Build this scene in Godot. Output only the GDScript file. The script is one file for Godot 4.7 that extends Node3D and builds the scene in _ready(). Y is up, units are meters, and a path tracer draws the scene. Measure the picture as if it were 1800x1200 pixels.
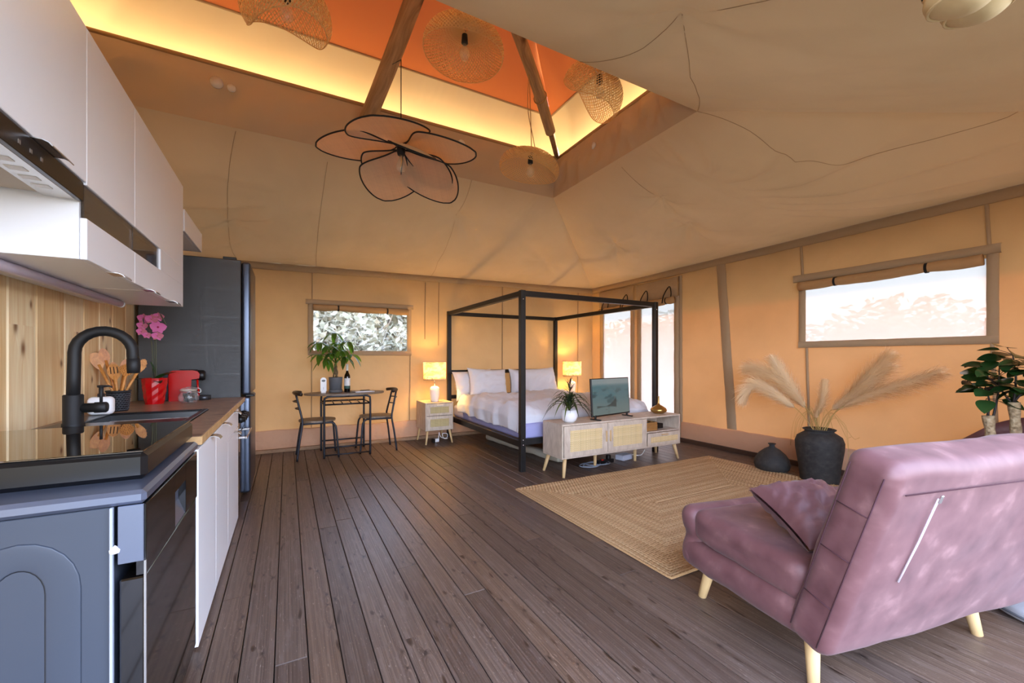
extends Node3D

# ---------------------------------------------------------------- mesh helper
class MB:
	var st := SurfaceTool.new()
	var nt := 0
	func _init() -> void:
		st.begin(Mesh.PRIMITIVE_TRIANGLES)
		st.set_smooth_group(-1)
	func smooth(on: bool) -> void:
		st.set_smooth_group(0 if on else -1)
	func v(p: Vector3, uv := Vector2.ZERO) -> void:
		st.set_uv(uv)
		st.add_vertex(p)
	# a, b, c, d counter-clockwise as seen from the front
	func quad(a: Vector3, b: Vector3, c: Vector3, d: Vector3, ua := Vector2.ZERO, ub := Vector2.ZERO, uc := Vector2.ZERO, ud := Vector2.ZERO) -> void:
		v(a, ua); v(c, uc); v(b, ub)
		v(a, ua); v(d, ud); v(c, uc)
	func tri(a: Vector3, b: Vector3, c: Vector3) -> void:
		v(a); v(c); v(b)
	# chamfered box
	func box(at: Vector3, size: Vector3, bevel := 0.003, turn := Basis.IDENTITY) -> void:
		var h := size * 0.5
		var b: float = min(bevel, min(h.x, min(h.y, h.z)) * 0.9)
		var q := func(x: float, y: float, z: float) -> Vector3: return at + turn * Vector3(x, y, z)
		for ax in 3:
			for s in [-1.0, 1.0]:
				var i := ax
				var j := (ax + 1) % 3
				var k := (ax + 2) % 3
				var c := []
				for m in [[-1, -1], [1, -1], [1, 1], [-1, 1]]:
					var p := Vector3.ZERO
					p[i] = h[i] * s
					p[j] = (h[j] - b) * m[0]
					p[k] = (h[k] - b) * m[1]
					c.append(q.call(p.x, p.y, p.z))
				var uv := [Vector2(-h[j], -h[k]), Vector2(h[j], -h[k]), Vector2(h[j], h[k]), Vector2(-h[j], h[k])]
				if s > 0: quad(c[0], c[1], c[2], c[3], uv[0], uv[1], uv[2], uv[3])
				else: quad(c[3], c[2], c[1], c[0], uv[3], uv[2], uv[1], uv[0])
		if b <= 0.0: return
		for ax in 3:
			var i := ax
			var j := (ax + 1) % 3
			var k := (ax + 2) % 3
			for sj in [-1.0, 1.0]:
				for sk in [-1.0, 1.0]:
					var p := []
					for m in [[-1, 0], [1, 0], [1, 1], [-1, 1]]:
						var t := Vector3.ZERO
						t[i] = (h[i] - b) * m[0]
						t[j] = (h[j] - (b if m[1] else 0.0)) * sj
						t[k] = (h[k] - (0.0 if m[1] else b)) * sk
						p.append(q.call(t.x, t.y, t.z))
					if sj * sk < 0: quad(p[0], p[1], p[2], p[3])
					else: quad(p[3], p[2], p[1], p[0])
		for sx in [-1.0, 1.0]:
			for sy in [-1.0, 1.0]:
				for sz in [-1.0, 1.0]:
					var a: Vector3 = q.call(sx * h.x, sy * (h.y - b), sz * (h.z - b))
					var c: Vector3 = q.call(sx * (h.x - b), sy * h.y, sz * (h.z - b))
					var d: Vector3 = q.call(sx * (h.x - b), sy * (h.y - b), sz * h.z)
					if sx * sy * sz > 0: tri(a, c, d)
					else: tri(a, d, c)
	# tube along points; r is a float or an Array of floats
	func tube(pts: Array, r, sides := 10, cap := true, flat := 1.0) -> void:
		var n := pts.size()
		var rings := []
		var up := Vector3.UP
		for i in n:
			var d: Vector3 = (pts[min(i + 1, n - 1)] - pts[max(i - 1, 0)]).normalized()
			if i == 0 and absf(d.dot(up)) > 0.95: up = Vector3.RIGHT
			var x := (up - d * up.dot(d)).normalized()
			var y := d.cross(x)
			up = x
			var rad: float = r[i] if r is Array else r
			var ring := []
			for k in sides:
				var a := TAU * k / sides
				ring.append(pts[i] + x * cos(a) * rad + y * sin(a) * rad * flat)
			rings.append(ring)
		for i in n - 1:
			for k in sides:
				var m := (k + 1) % sides
				quad(rings[i][k], rings[i][m], rings[i + 1][m], rings[i + 1][k], Vector2(float(k) / sides, i), Vector2(float(k + 1) / sides, i), Vector2(float(k + 1) / sides, i + 1), Vector2(float(k) / sides, i + 1))
		if cap:
			for k in sides:
				var m := (k + 1) % sides
				tri(pts[0], rings[0][m], rings[0][k])
				tri(pts[n - 1], rings[n - 1][k], rings[n - 1][m])
	# profile of Vector2(radius, height), turned round the y axis
	func lathe(prof: Array, segs := 28, at := Vector3.ZERO, wob = null) -> void:
		var g := []
		for p in prof:
			var ring := []
			for k in segs + 1:
				var a := TAU * (k % segs) / segs
				var rr: float = p.x
				if wob != null: rr = wob.call(p.x, p.y, a)
				ring.append(at + Vector3(cos(a) * rr, p.y, -sin(a) * rr))
			g.append(ring)
		for i in prof.size() - 1:
			for k in segs:
				var u0 := float(k) / segs
				var u1 := float(k + 1) / segs
				var v0 := float(i) / (prof.size() - 1)
				var v1 := float(i + 1) / (prof.size() - 1)
				if prof[i].x < 1e-5: tri(g[i][k], g[i + 1][k + 1], g[i + 1][k])
				elif prof[i + 1].x < 1e-5: tri(g[i][k], g[i][k + 1], g[i + 1][k])
				else: quad(g[i][k], g[i][k + 1], g[i + 1][k + 1], g[i + 1][k], Vector2(u0, 1 - v0), Vector2(u1, 1 - v0), Vector2(u1, 1 - v1), Vector2(u0, 1 - v1))
	# f(u, v) -> Vector3 for u, v in 0..1
	func grid(nu: int, nv: int, f, us := 1.0, vs := 1.0, flip := false) -> void:
		var g := []
		for j in nv + 1:
			var row := []
			for i in nu + 1: row.append(f.call(float(i) / nu, float(j) / nv))
			g.append(row)
		for j in nv:
			for i in nu:
				var u0 := us * i / nu
				var u1 := us * (i + 1) / nu
				var v0 := vs * j / nv
				var v1 := vs * (j + 1) / nv
				if flip: quad(g[j][i], g[j + 1][i], g[j + 1][i + 1], g[j][i + 1], Vector2(u0, v0), Vector2(u0, v1), Vector2(u1, v1), Vector2(u1, v0))
				else: quad(g[j][i], g[j][i + 1], g[j + 1][i + 1], g[j + 1][i], Vector2(u0, v0), Vector2(u1, v0), Vector2(u1, v1), Vector2(u0, v1))
	# soft box: rounded by r, n inner steps on a side, f bends every point
	func soft(size: Vector3, r: float, n := 6, f = null, cs := 3) -> void:
		var h := size * 0.5
		var lines := []
		for a in 3:
			var l := []
			for k in cs: l.append([-1.0, tan((1.0 - float(k) / cs) * PI / 4)])
			for k in n + 1: l.append([0.0, lerp(-1.0, 1.0, float(k) / n)])
			for k in range(1, cs + 1): l.append([1.0, tan(float(k) / cs * PI / 4)])
			lines.append(l)
		var co := func(a: int, e: Array) -> float:
			return (h[a] - r) * e[1] if e[0] == 0.0 else e[0] * (h[a] - r + r * e[1])
		for ax in 3:
			var j := (ax + 1) % 3
			var k := (ax + 2) % 3
			for s in [-1.0, 1.0]:
				var g := []
				for ek in lines[k]:
					var row := []
					for ej in lines[j]:
						var p := Vector3.ZERO
						p[ax] = h[ax] * s
						p[j] = co.call(j, ej)
						p[k] = co.call(k, ek)
						var q := p.clamp(-(h - Vector3.ONE * r), h - Vector3.ONE * r)
						var d := p - q
						p = q + d.normalized() * r
						if f != null: p = f.call(p)
						row.append(p)
					g.append(row)
				for b in g.size() - 1:
					for a in g[0].size() - 1:
						if s > 0: quad(g[b][a], g[b][a + 1], g[b + 1][a + 1], g[b + 1][a])
						else: quad(g[b][a], g[b + 1][a], g[b + 1][a + 1], g[b][a + 1])
	# outline of Vector2 pulled along z by depth, placed by xf
	func prism(poly: PackedVector2Array, depth: float, xf := Transform3D.IDENTITY) -> void:
		if Geometry2D.is_polygon_clockwise(poly): poly.reverse()
		var idx := Geometry2D.triangulate_polygon(poly)
		for t in range(0, idx.size(), 3):
			var a := poly[idx[t]]
			var b := poly[idx[t + 1]]
			var c := poly[idx[t + 2]]
			if (b - a).cross(c - a) < 0:
				var w := b
				b = c
				c = w
			tri(xf * Vector3(a.x, a.y, depth / 2), xf * Vector3(b.x, b.y, depth / 2), xf * Vector3(c.x, c.y, depth / 2))
			tri(xf * Vector3(a.x, a.y, -depth / 2), xf * Vector3(c.x, c.y, -depth / 2), xf * Vector3(b.x, b.y, -depth / 2))
		for i in poly.size():
			var a := poly[i]
			var b := poly[(i + 1) % poly.size()]
			quad(xf * Vector3(a.x, a.y, -depth / 2), xf * Vector3(b.x, b.y, -depth / 2), xf * Vector3(b.x, b.y, depth / 2), xf * Vector3(a.x, a.y, depth / 2))
	func mesh() -> ArrayMesh:
		st.index()
		st.generate_normals()
		return st.commit()

# ---------------------------------------------------------------- scene helpers
func put(called: String, m: Mesh, mat: Material, parent: Node = self, xf := Transform3D.IDENTITY) -> MeshInstance3D:
	var o := MeshInstance3D.new()
	o.name = called
	o.mesh = m
	o.material_override = mat
	o.transform = xf
	parent.add_child(o, true)
	return o
func part(called: String, b: MB, mat: Material, parent: Node = self, xf := Transform3D.IDENTITY) -> MeshInstance3D:
	return put(called, b.mesh(), mat, parent, xf)
func tag(o: Node, label: String, category: String, group := "", kind := "") -> Node:
	if label: o.set_meta("label", label)
	if category: o.set_meta("category", category)
	if group: o.set_meta("group", group)
	if kind: o.set_meta("kind", kind)
	return o
var taken := {}
func numbered(called: String) -> String:
	taken[called] = taken.get(called, 0) + 1
	return called if taken[called] == 1 else "%s_%03d" % [called, taken[called] - 1]
func thing(called: String, label: String, category: String, at := Vector3.ZERO, turn := 0.0, group := "") -> Node3D:
	var o := Node3D.new()
	o.name = numbered(called)
	add_child(o)
	o.position = at
	o.rotation.y = turn
	tag(o, label, category, group)
	return o
func struct(called: String, label: String, category: String, at := Vector3.ZERO) -> Node3D:
	var o := thing(called, label, category, at)
	o.set_meta("kind", "structure")
	return o
func bx(at: Vector3, size: Vector3, bevel := 0.003) -> MB:
	var b := MB.new()
	b.box(at, size, bevel)
	return b
func tb(pts: Array, r, sides := 10) -> MB:
	var b := MB.new()
	b.smooth(true)
	b.tube(pts, r, sides)
	return b
func lt(prof: Array, segs := 28, at := Vector3.ZERO, wob = null) -> MB:
	var b := MB.new()
	b.smooth(true)
	b.lathe(prof, segs, at, wob)
	return b
func curve(pts: Array, n := 16) -> Array:
	var c := Curve3D.new()
	for i in pts.size():
		var t: Vector3 = (pts[min(i + 1, pts.size() - 1)] - pts[max(i - 1, 0)]) / 6.0
		c.add_point(pts[i], -t, t)
	var out := []
	var l := c.get_baked_length()
	for i in n + 1: out.append(c.sample_baked(l * i / n, true))
	return out
func aim(at: Vector3, dir: Vector3, up := Vector3.UP, size := Vector3.ONE) -> Transform3D:   # local +z along dir, +y near up
	var z := dir.normalized()
	if absf(z.dot(up)) > 0.98: up = Vector3.RIGHT
	var x := up.cross(z).normalized()
	var y := z.cross(x)
	return Transform3D(Basis(x * size.x, y * size.y, z * size.z), at)

# ---------------------------------------------------------------- materials
func mat(c: Color, rough := 0.7, metal := 0.0) -> StandardMaterial3D:
	var m := StandardMaterial3D.new()
	m.albedo_color = c
	m.roughness = rough
	m.metallic = metal
	return m
func noise(seed_: int, freq: float, octaves := 3, kind := FastNoiseLite.TYPE_SIMPLEX_SMOOTH) -> FastNoiseLite:
	var n := FastNoiseLite.new()
	n.seed = seed_
	n.frequency = freq
	n.noise_type = kind
	n.fractal_octaves = octaves
	return n
func ntex(seed_: int, freq: float, cols: Array, w := 512, octaves := 4) -> NoiseTexture2D:
	var t := NoiseTexture2D.new()
	t.width = w
	t.height = w
	t.seamless = true
	t.noise = noise(seed_, freq, octaves)
	var g := Gradient.new()
	var offs := PackedFloat32Array()
	var cc := PackedColorArray()
	for i in cols.size():
		offs.append(float(i) / (cols.size() - 1))
		cc.append(cols[i])
	g.offsets = offs
	g.colors = cc
	t.color_ramp = g
	return t
func nbump(seed_: int, freq: float, strength: float, w := 512, octaves := 3) -> NoiseTexture2D:
	var t := NoiseTexture2D.new()
	t.width = w
	t.height = w
	t.seamless = true
	t.as_normal_map = true
	t.bump_strength = strength
	t.noise = noise(seed_, freq, octaves)
	return t
func tri(m: StandardMaterial3D, s: float, world := false) -> StandardMaterial3D:
	m.uv1_triplanar = true
	m.uv1_world_triplanar = world
	m.uv1_scale = Vector3.ONE * s
	return m
func bumped(m: StandardMaterial3D, t: Texture2D, k := 1.0) -> StandardMaterial3D:
	m.normal_enabled = true
	m.normal_texture = t
	m.normal_scale = k
	return m
# wood: grain runs along v; rings and knots
func wood(w: int, h: int, dark: Color, light: Color, seed_: int, across: float, along: float, knots := 0, wear := 0.0, knot_col := Color(0.25, 0.13, 0.06)) -> ImageTexture:
	var im := Image.create(w, h, false, Image.FORMAT_RGB8)
	var a := noise(seed_, 1.0, 3)
	var b := noise(seed_ + 7, 1.0, 2)
	var c := noise(seed_ + 13, 1.0, 3)
	var rng := RandomNumberGenerator.new()
	rng.seed = seed_
	var ks := []
	for i in knots: ks.append([rng.randf() * w, rng.randf() * h, rng.randf_range(0.02, 0.045) * w * 2.2])
	for y in h:
		for x in w:
			var u := float(x) / w
			var t := float(y) / h
			var warp := b.get_noise_2d(u * 2.0, t * along * 0.6) * 0.35
			var kk := 0.0
			for k in ks:
				var dx: float = (x - k[0]) / k[2]
				var dy: float = (y - k[1]) / (k[2] * 0.65)
				var d2 := dx * dx + dy * dy
				if d2 < 30.0:
					warp += 0.5 * exp(-d2 * 0.25) * signf(dx)
					kk = maxf(kk, exp(-d2 * 1.2))
			var g := a.get_noise_2d((u + warp * 0.25) * across, t * along) * 0.6 + a.get_noise_2d((u + warp * 0.2) * across * 4.0 + 31.0, t * along * 1.5) * 0.4
			var f: float = clampf(0.5 + g * 0.75, 0.0, 1.0)
			var col := dark.lerp(light, f)
			col = col.lerp(knot_col, kk * (0.85 if wear == 0.0 else 0.6))
			if wear > 0.0:
				var q: float = c.get_noise_2d(u * 3.0 + 9.0, t * 9.0)
				col = col.lerp(Color(0.44, 0.38, 0.35), clampf((q - 0.1) * 1.4, 0.0, 0.65) * wear)
				var sc: float = c.get_noise_2d(u * 14.0 + 50.0, t * 40.0)
				col = col.lerp(Color(0.72, 0.68, 0.64), clampf((sc - 0.5) * 3.0, 0.0, 0.55) * wear)
				if a.get_noise_2d(x * 0.23 + 400.0, y * 0.17) > 0.66: col = Color(0.70, 0.66, 0.60)
				col = col.lerp(Color(0.13, 0.07, 0.03), clampf((b.get_noise_2d(u * 1.1 + 70.0, t * 7.0 + 3.0) - 0.60) * 6.0, 0.0, 0.7) * wear)
			im.set_pixel(x, y, col)
	im.generate_mipmaps()
	return ImageTexture.create_from_image(im)
func weave_img(n: int, cells: int, a: Color, b: Color, gap: Color, jitter: float, seed_: int) -> ImageTexture:
	var im := Image.create(n, n, false, Image.FORMAT_RGB8)
	var rng := RandomNumberGenerator.new()
	rng.seed = seed_
	var ca := []
	var cb := []
	for i in cells:
		ca.append(rng.randf_range(-jitter, jitter))
		cb.append(rng.randf_range(-jitter, jitter))
	for y in n:
		for x in n:
			var fx := float(x) / n * cells
			var fy := float(y) / n * cells
			var i := int(fx)
			var j := int(fy)
			var ux := fx - i
			var uy := fy - j
			var over := (i + j) % 2 == 0
			var edge: float = min(min(ux, 1 - ux), min(uy, 1 - uy))
			var col: Color = a.lightened(clampf(ca[i], 0, 1)).darkened(clampf(-ca[i], 0, 1)) if over else b.lightened(clampf(cb[j], 0, 1)).darkened(clampf(-cb[j], 0, 1))
			if edge < 0.1: col = col.lerp(gap, 0.6)
			im.set_pixel(x, y, col)
	im.generate_mipmaps()
	return ImageTexture.create_from_image(im)
var M := {}
func hexc(s: String) -> Color:
	return Color.html(s)

func _ready() -> void:
	# ---------------- camera, sky, exposure
	var cam := Camera3D.new()
	cam.name = "camera"
	cam.projection = Camera3D.PROJECTION_FRUSTUM
	cam.near = 0.05
	cam.far = 300.0
	cam.size = 1200.0 / 730.4 * 0.05
	cam.frustum_offset = Vector2(0.0, 29.4 / 730.4 * 0.05)
	cam.position = Vector3(0, 1.25, 0)
	cam.rotation.y = -0.4959
	add_child(cam)
	var env := Environment.new()
	env.background_mode = Environment.BG_SKY
	var sky := ProceduralSkyMaterial.new()
	sky.sky_top_color = Color(0.70, 0.78, 0.93)
	sky.sky_horizon_color = Color(0.92, 0.94, 0.97)
	sky.ground_horizon_color = Color(0.60, 0.60, 0.58)
	sky.ground_bottom_color = Color(0.45, 0.44, 0.42)
	sky.energy_multiplier = 2.4
	env.sky = Sky.new()
	env.sky.sky_material = sky
	env.tonemap_mode = Environment.TONE_MAPPER_LINEAR
	env.tonemap_exposure = 5.7
	env.sdfgi_enabled = true
	env.ssao_enabled = true
	env.ssil_enabled = true
	var we := WorldEnvironment.new()
	we.name = "environment"
	we.environment = env
	add_child(we)

	# low warm afternoon sun on the outside of the right wall
	var sun := DirectionalLight3D.new()
	sun.name = "sun"
	sun.light_color = Color(1.0, 0.60, 0.20)
	sun.light_energy = 0.26
	sun.light_angular_distance = 2.0
	sun.shadow_enabled = true
	sun.look_at_from_position(Vector3(20.0, 7.6, -5.0), Vector3.ZERO, Vector3.UP)
	add_child(sun)

	make_materials()
	make_floor()
	make_walls()
	make_ceiling()
	make_fly()
	make_outside()
	make_kitchen()
	make_counter_things()
	make_dining()
	make_bed()
	make_media()
	make_lounge()
	make_pendants()

func make_materials() -> void:
	var cb := nbump(3, 0.02, 3.0)
	M.canvas = bumped(tri(mat(Color(0.82, 0.69, 0.52), 0.85), 0.35, true), cb, 0.35)
	M.canvas.albedo_texture = ntex(4, 0.006, [Color(0.93, 0.93, 0.92), Color(1, 1, 1)])
	M.canvas.backlight_enabled = true
	M.canvas.backlight = Color(0.58, 0.48, 0.34)
	M.liner = bumped(tri(mat(Color(0.77, 0.67, 0.54), 0.85), 0.3, true), cb, 0.3)
	M.liner.albedo_texture = M.canvas.albedo_texture
	M.liner.backlight_enabled = true
	M.liner.backlight = Color(0.30, 0.265, 0.21)
	M.band = bumped(tri(mat(Color(0.77, 0.67, 0.55), 0.85), 0.3, true), cb, 0.5)
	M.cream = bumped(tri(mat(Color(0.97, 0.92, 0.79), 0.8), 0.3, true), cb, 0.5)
	M.orange = bumped(tri(mat(Color(0.84, 0.48, 0.21), 0.8), 0.3, true), cb, 0.4)
	M.orange.backlight_enabled = true
	M.orange.backlight = Color(0.20, 0.09, 0.03)
	M.skirt = bumped(tri(mat(Color(0.80, 0.62, 0.49), 0.7), 0.5, true), cb, 0.8)
	M.skirt.backlight_enabled = true
	M.skirt.backlight = Color(0.24, 0.20, 0.16)
	M.webbing = bumped(tri(mat(Color(0.68, 0.58, 0.46), 0.9), 1.2, true), cb, 0.6)
	M.seam = tri(mat(Color(0.64, 0.53, 0.40), 0.9), 1.0, true)
	M.roll = bumped(tri(mat(Color(0.70, 0.55, 0.38), 0.85), 1.0, true), cb, 0.8)
	M.mesh = mat(Color(0.40, 0.385, 0.35, 0.965), 0.9)
	M.mesh.transparency = BaseMaterial3D.TRANSPARENCY_ALPHA
	M.mesh.backlight_enabled = true
	M.mesh.backlight = Color(0.80, 0.79, 0.75)
	M.pvc = mat(Color(0.95, 0.97, 0.97, 0.12), 0.05)
	M.pvc.transparency = BaseMaterial3D.TRANSPARENCY_ALPHA
	M.glint_plastic = mat(Color(0.96, 0.96, 0.95), 0.3)  # white plastic: painted highlights on the pane, and the clear clips
	M.glint_plastic.backlight_enabled = true
	M.glint_plastic.backlight = Color(0.9, 0.9, 0.9)
	M.clear = mat(Color(0.95, 0.96, 0.97, 0.1), 0.03)
	M.clear.transparency = BaseMaterial3D.TRANSPARENCY_ALPHA
	M.floor = []
	for i in 2:
		var t := wood(192, 1536, Color(0.275, 0.215, 0.18), Color(0.485, 0.415, 0.365), 100 + i * 31, 9.0, 1.6, 6, 1.0, Color(0.09, 0.065, 0.06))
		for k in 3:
			var m := mat([Color(0.98, 0.97, 0.97), Color(0.88, 0.86, 0.86), Color(1.0, 0.96, 0.92)][k], 0.42)
			m.albedo_texture = t
			m.uv1_offset = Vector3(0.0, 0.37 * k, 0)
			m.heightmap_enabled = true
			m.heightmap_texture = t
			m.heightmap_scale = 0.12
			M.floor.append(m)
	M.dirt = tri(mat(Color(0.10, 0.075, 0.06), 0.9), 1.0)
	M.pine = []
	for i in 2:
		var t := wood(192, 768, Color(0.90, 0.75, 0.54), Color(1.0, 0.94, 0.79), 300 + i * 17, 3.5, 3.0, 5, 0.0, Color(0.42, 0.25, 0.13))
		for k in 2:
			var m := mat(Color(1, 1, 1) if k else Color(0.97, 0.93, 0.87), 0.5)
			m.albedo_texture = t
			m.uv1_offset = Vector3(0, 0.43 * k, 0)
			M.pine.append(m)
	M.sill = mat(Color(1, 0.95, 0.9), 0.7)
	M.sill.albedo_texture = wood(64, 512, Color(0.48, 0.38, 0.29), Color(0.68, 0.57, 0.46), 411, 4.0, 6.0)
	M.darksill = mat(Color(0.27, 0.18, 0.13), 0.6)
	M.pole = mat(Color(1, 1, 1), 0.65)
	M.pole.uv1_scale = Vector3(1, 0.07, 1)
	M.pole.albedo_texture = wood(256, 512, Color(0.50, 0.39, 0.28), Color(0.74, 0.61, 0.47), 431, 5.0, 3.0, 6)
	M.black = mat(Color(0.045, 0.043, 0.045), 0.45)
	M.blackmatt = mat(Color(0.055, 0.05, 0.055), 0.6)
	M.strap = mat(Color(0.05, 0.05, 0.05), 0.8)
	M.rope = tri(mat(Color(0.62, 0.49, 0.32), 0.9), 20)
	M.white = mat(Color(0.94, 0.94, 0.95), 0.32)
	M.chrome = mat(Color(0.78, 0.77, 0.76), 0.25, 0.9)

# ================================================================= setting
func make_floor() -> void:
	var fl := struct("floor", "dark brown stained deck board floor of the tent", "floor")
	part("subfloor", bx(Vector3(0.75, -0.07, -3.1), Vector3(9.2, 0.08, 6.8), 0.0), M.dirt, fl)
	var rng := RandomNumberGenerator.new()
	rng.seed = 5
	var pitch := 0.124
	var i := 0
	var x := -1.162
	var shared := {}
	while x < 5.28:
		var split: float = [-2.6, -4.1, -3.3, -5.0, -2.0, -4.6][(i * 5 + i / 6) % 6] + rng.randf_range(-0.25, 0.25)
		var ends := [0.55, split, -6.5]
		for k in 2:
			var z0: float = ends[k]
			var z1: float = ends[k + 1]
			var l: float = snapped(z0 - z1, 0.05)
			if not shared.has(l):
				var b := MB.new()
				b.box(Vector3.ZERO, Vector3(pitch - 0.004, 0.03, l - 0.003), 0.0025)
				# top face once more with the grain along the board
				var w := (pitch - 0.009) / 2
				var h: float = l / 2 - 0.004
				b.quad(Vector3(-w, 0.0152, h), Vector3(w, 0.0152, h), Vector3(w, 0.0152, -h), Vector3(-w, 0.0152, -h), Vector2(0, 0), Vector2(1, 0), Vector2(1, l / 2.4), Vector2(0, l / 2.4))
				shared[l] = b.mesh()
			put("floorboard", shared[l], M.floor[rng.randi() % M.floor.size()], fl, Transform3D(Basis.IDENTITY, Vector3(x + pitch / 2, -0.0152 + rng.randf_range(-0.001, 0.0), (z0 + z1) / 2)))
		x += pitch
		i += 1

# canvas wall with openings. o: base corner, u: level direction, n: inward normal
func canvas_wall(o: Vector3, u: Vector3, n: Vector3, length: float, top, holes: Array, seed_: int) -> MB:
	var us := []
	var ys := []
	var k := 0.0
	while k < length:
		us.append(k)
		k += 0.12
	us.append(length)
	for j in 20: ys.append(j * 0.125)
	ys.append(9.0)
	for h in holes:
		us.append(h[0]); us.append(h[2]); ys.append(h[1]); ys.append(h[3])
	us.sort()
	ys.sort()
	var nz := noise(seed_, 1.0, 3)
	var at := func(a: float, y: float) -> Vector3:
		var t: float = (top as Callable).call(a)
		var yy: float = min(y, t)
		var d: float = nz.get_noise_2d(a * 2.2, yy * 0.9) * 0.012
		return o + u * a + Vector3.UP * yy + n * d
	var b := MB.new()
	b.smooth(true)
	for i in us.size() - 1:
		for j in ys.size() - 1:
			if us[i + 1] - us[i] < 1e-4 or ys[j + 1] - ys[j] < 1e-4: continue
			var cu: float = (us[i] + us[i + 1]) / 2
			var cy: float = (ys[j] + ys[j + 1]) / 2
			if ys[j] > (top as Callable).call(cu): continue
			var inside := false
			for h in holes:
				if cu > h[0] and cu < h[2] and cy > h[1] and cy < h[3]: inside = true
			if inside: continue
			b.quad(at.call(us[i], ys[j]), at.call(us[i + 1], ys[j]), at.call(us[i + 1], ys[j + 1]), at.call(us[i], ys[j + 1]))
	return b

func strip(p: Vector3, q: Vector3, wide: Vector3, n: Vector3, thick := 0.008) -> MB:   # flat cloth strip from p to q
	var b := MB.new()
	b.smooth(true)
	var nz := noise(int(p.x * 91 + p.z * 53 + q.y * 17), 1.0, 2)
	var l := (q - p).length()
	var f := func(s: float, t: float) -> Vector3:
		var c := p.lerp(q, s)
		# t walks round the section: front, edge, back
		var w: float = [-0.5, -0.5, -0.46, 0.46, 0.5, 0.5][int(round(t * 5))]
		var e: float = [0.0, 0.6, 1.0, 1.0, 0.6, 0.0][int(round(t * 5))]
		return c + wide * (w + nz.get_noise_1d(s * l * 4.0) * 0.035) + n * (e * thick + nz.get_noise_2d(s * l * 6.0, w * 3.0) * 0.003)
	b.grid(int(max(4.0, l / 0.06)), 5, f)
	return b

func roll_blind(parent: Node, p: Vector3, q: Vector3, r: float, n: Vector3, straps: Array) -> void:
	var pts := []
	var rs := []
	var nz := noise(int(p.x * 31 + p.z * 77), 1.0, 2)
	for i in 25:
		var s := i / 24.0
		var k := 1.0
		for t in straps: k = min(k, 0.82 + 3.0 * absf(s - t))
		pts.append(p.lerp(q, s) + Vector3.UP * nz.get_noise_1d(s * 3.0) * 0.012)
		rs.append(r * k)
	var o := part("rolled_flap", tb(pts, rs, 14), M.roll, parent)
	for t in straps:
		var c: Vector3 = p.lerp(q, t)
		var d := (q - p).normalized()
		var up := Vector3.UP
		var b := MB.new()
		b.smooth(true)
		var ring := []
		for i in 17:
			var a := TAU * i / 16
			ring.append([cos(a), sin(a)])
		b.grid(16, 1, func(s: float, w: float) -> Vector3:
			var a := TAU * s
			return c + d * (w - 0.5) * 0.022 + (n * cos(a) + up * sin(a)) * (r * 0.82 + 0.006))
		part("strap", b, M.strap, o)

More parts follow.
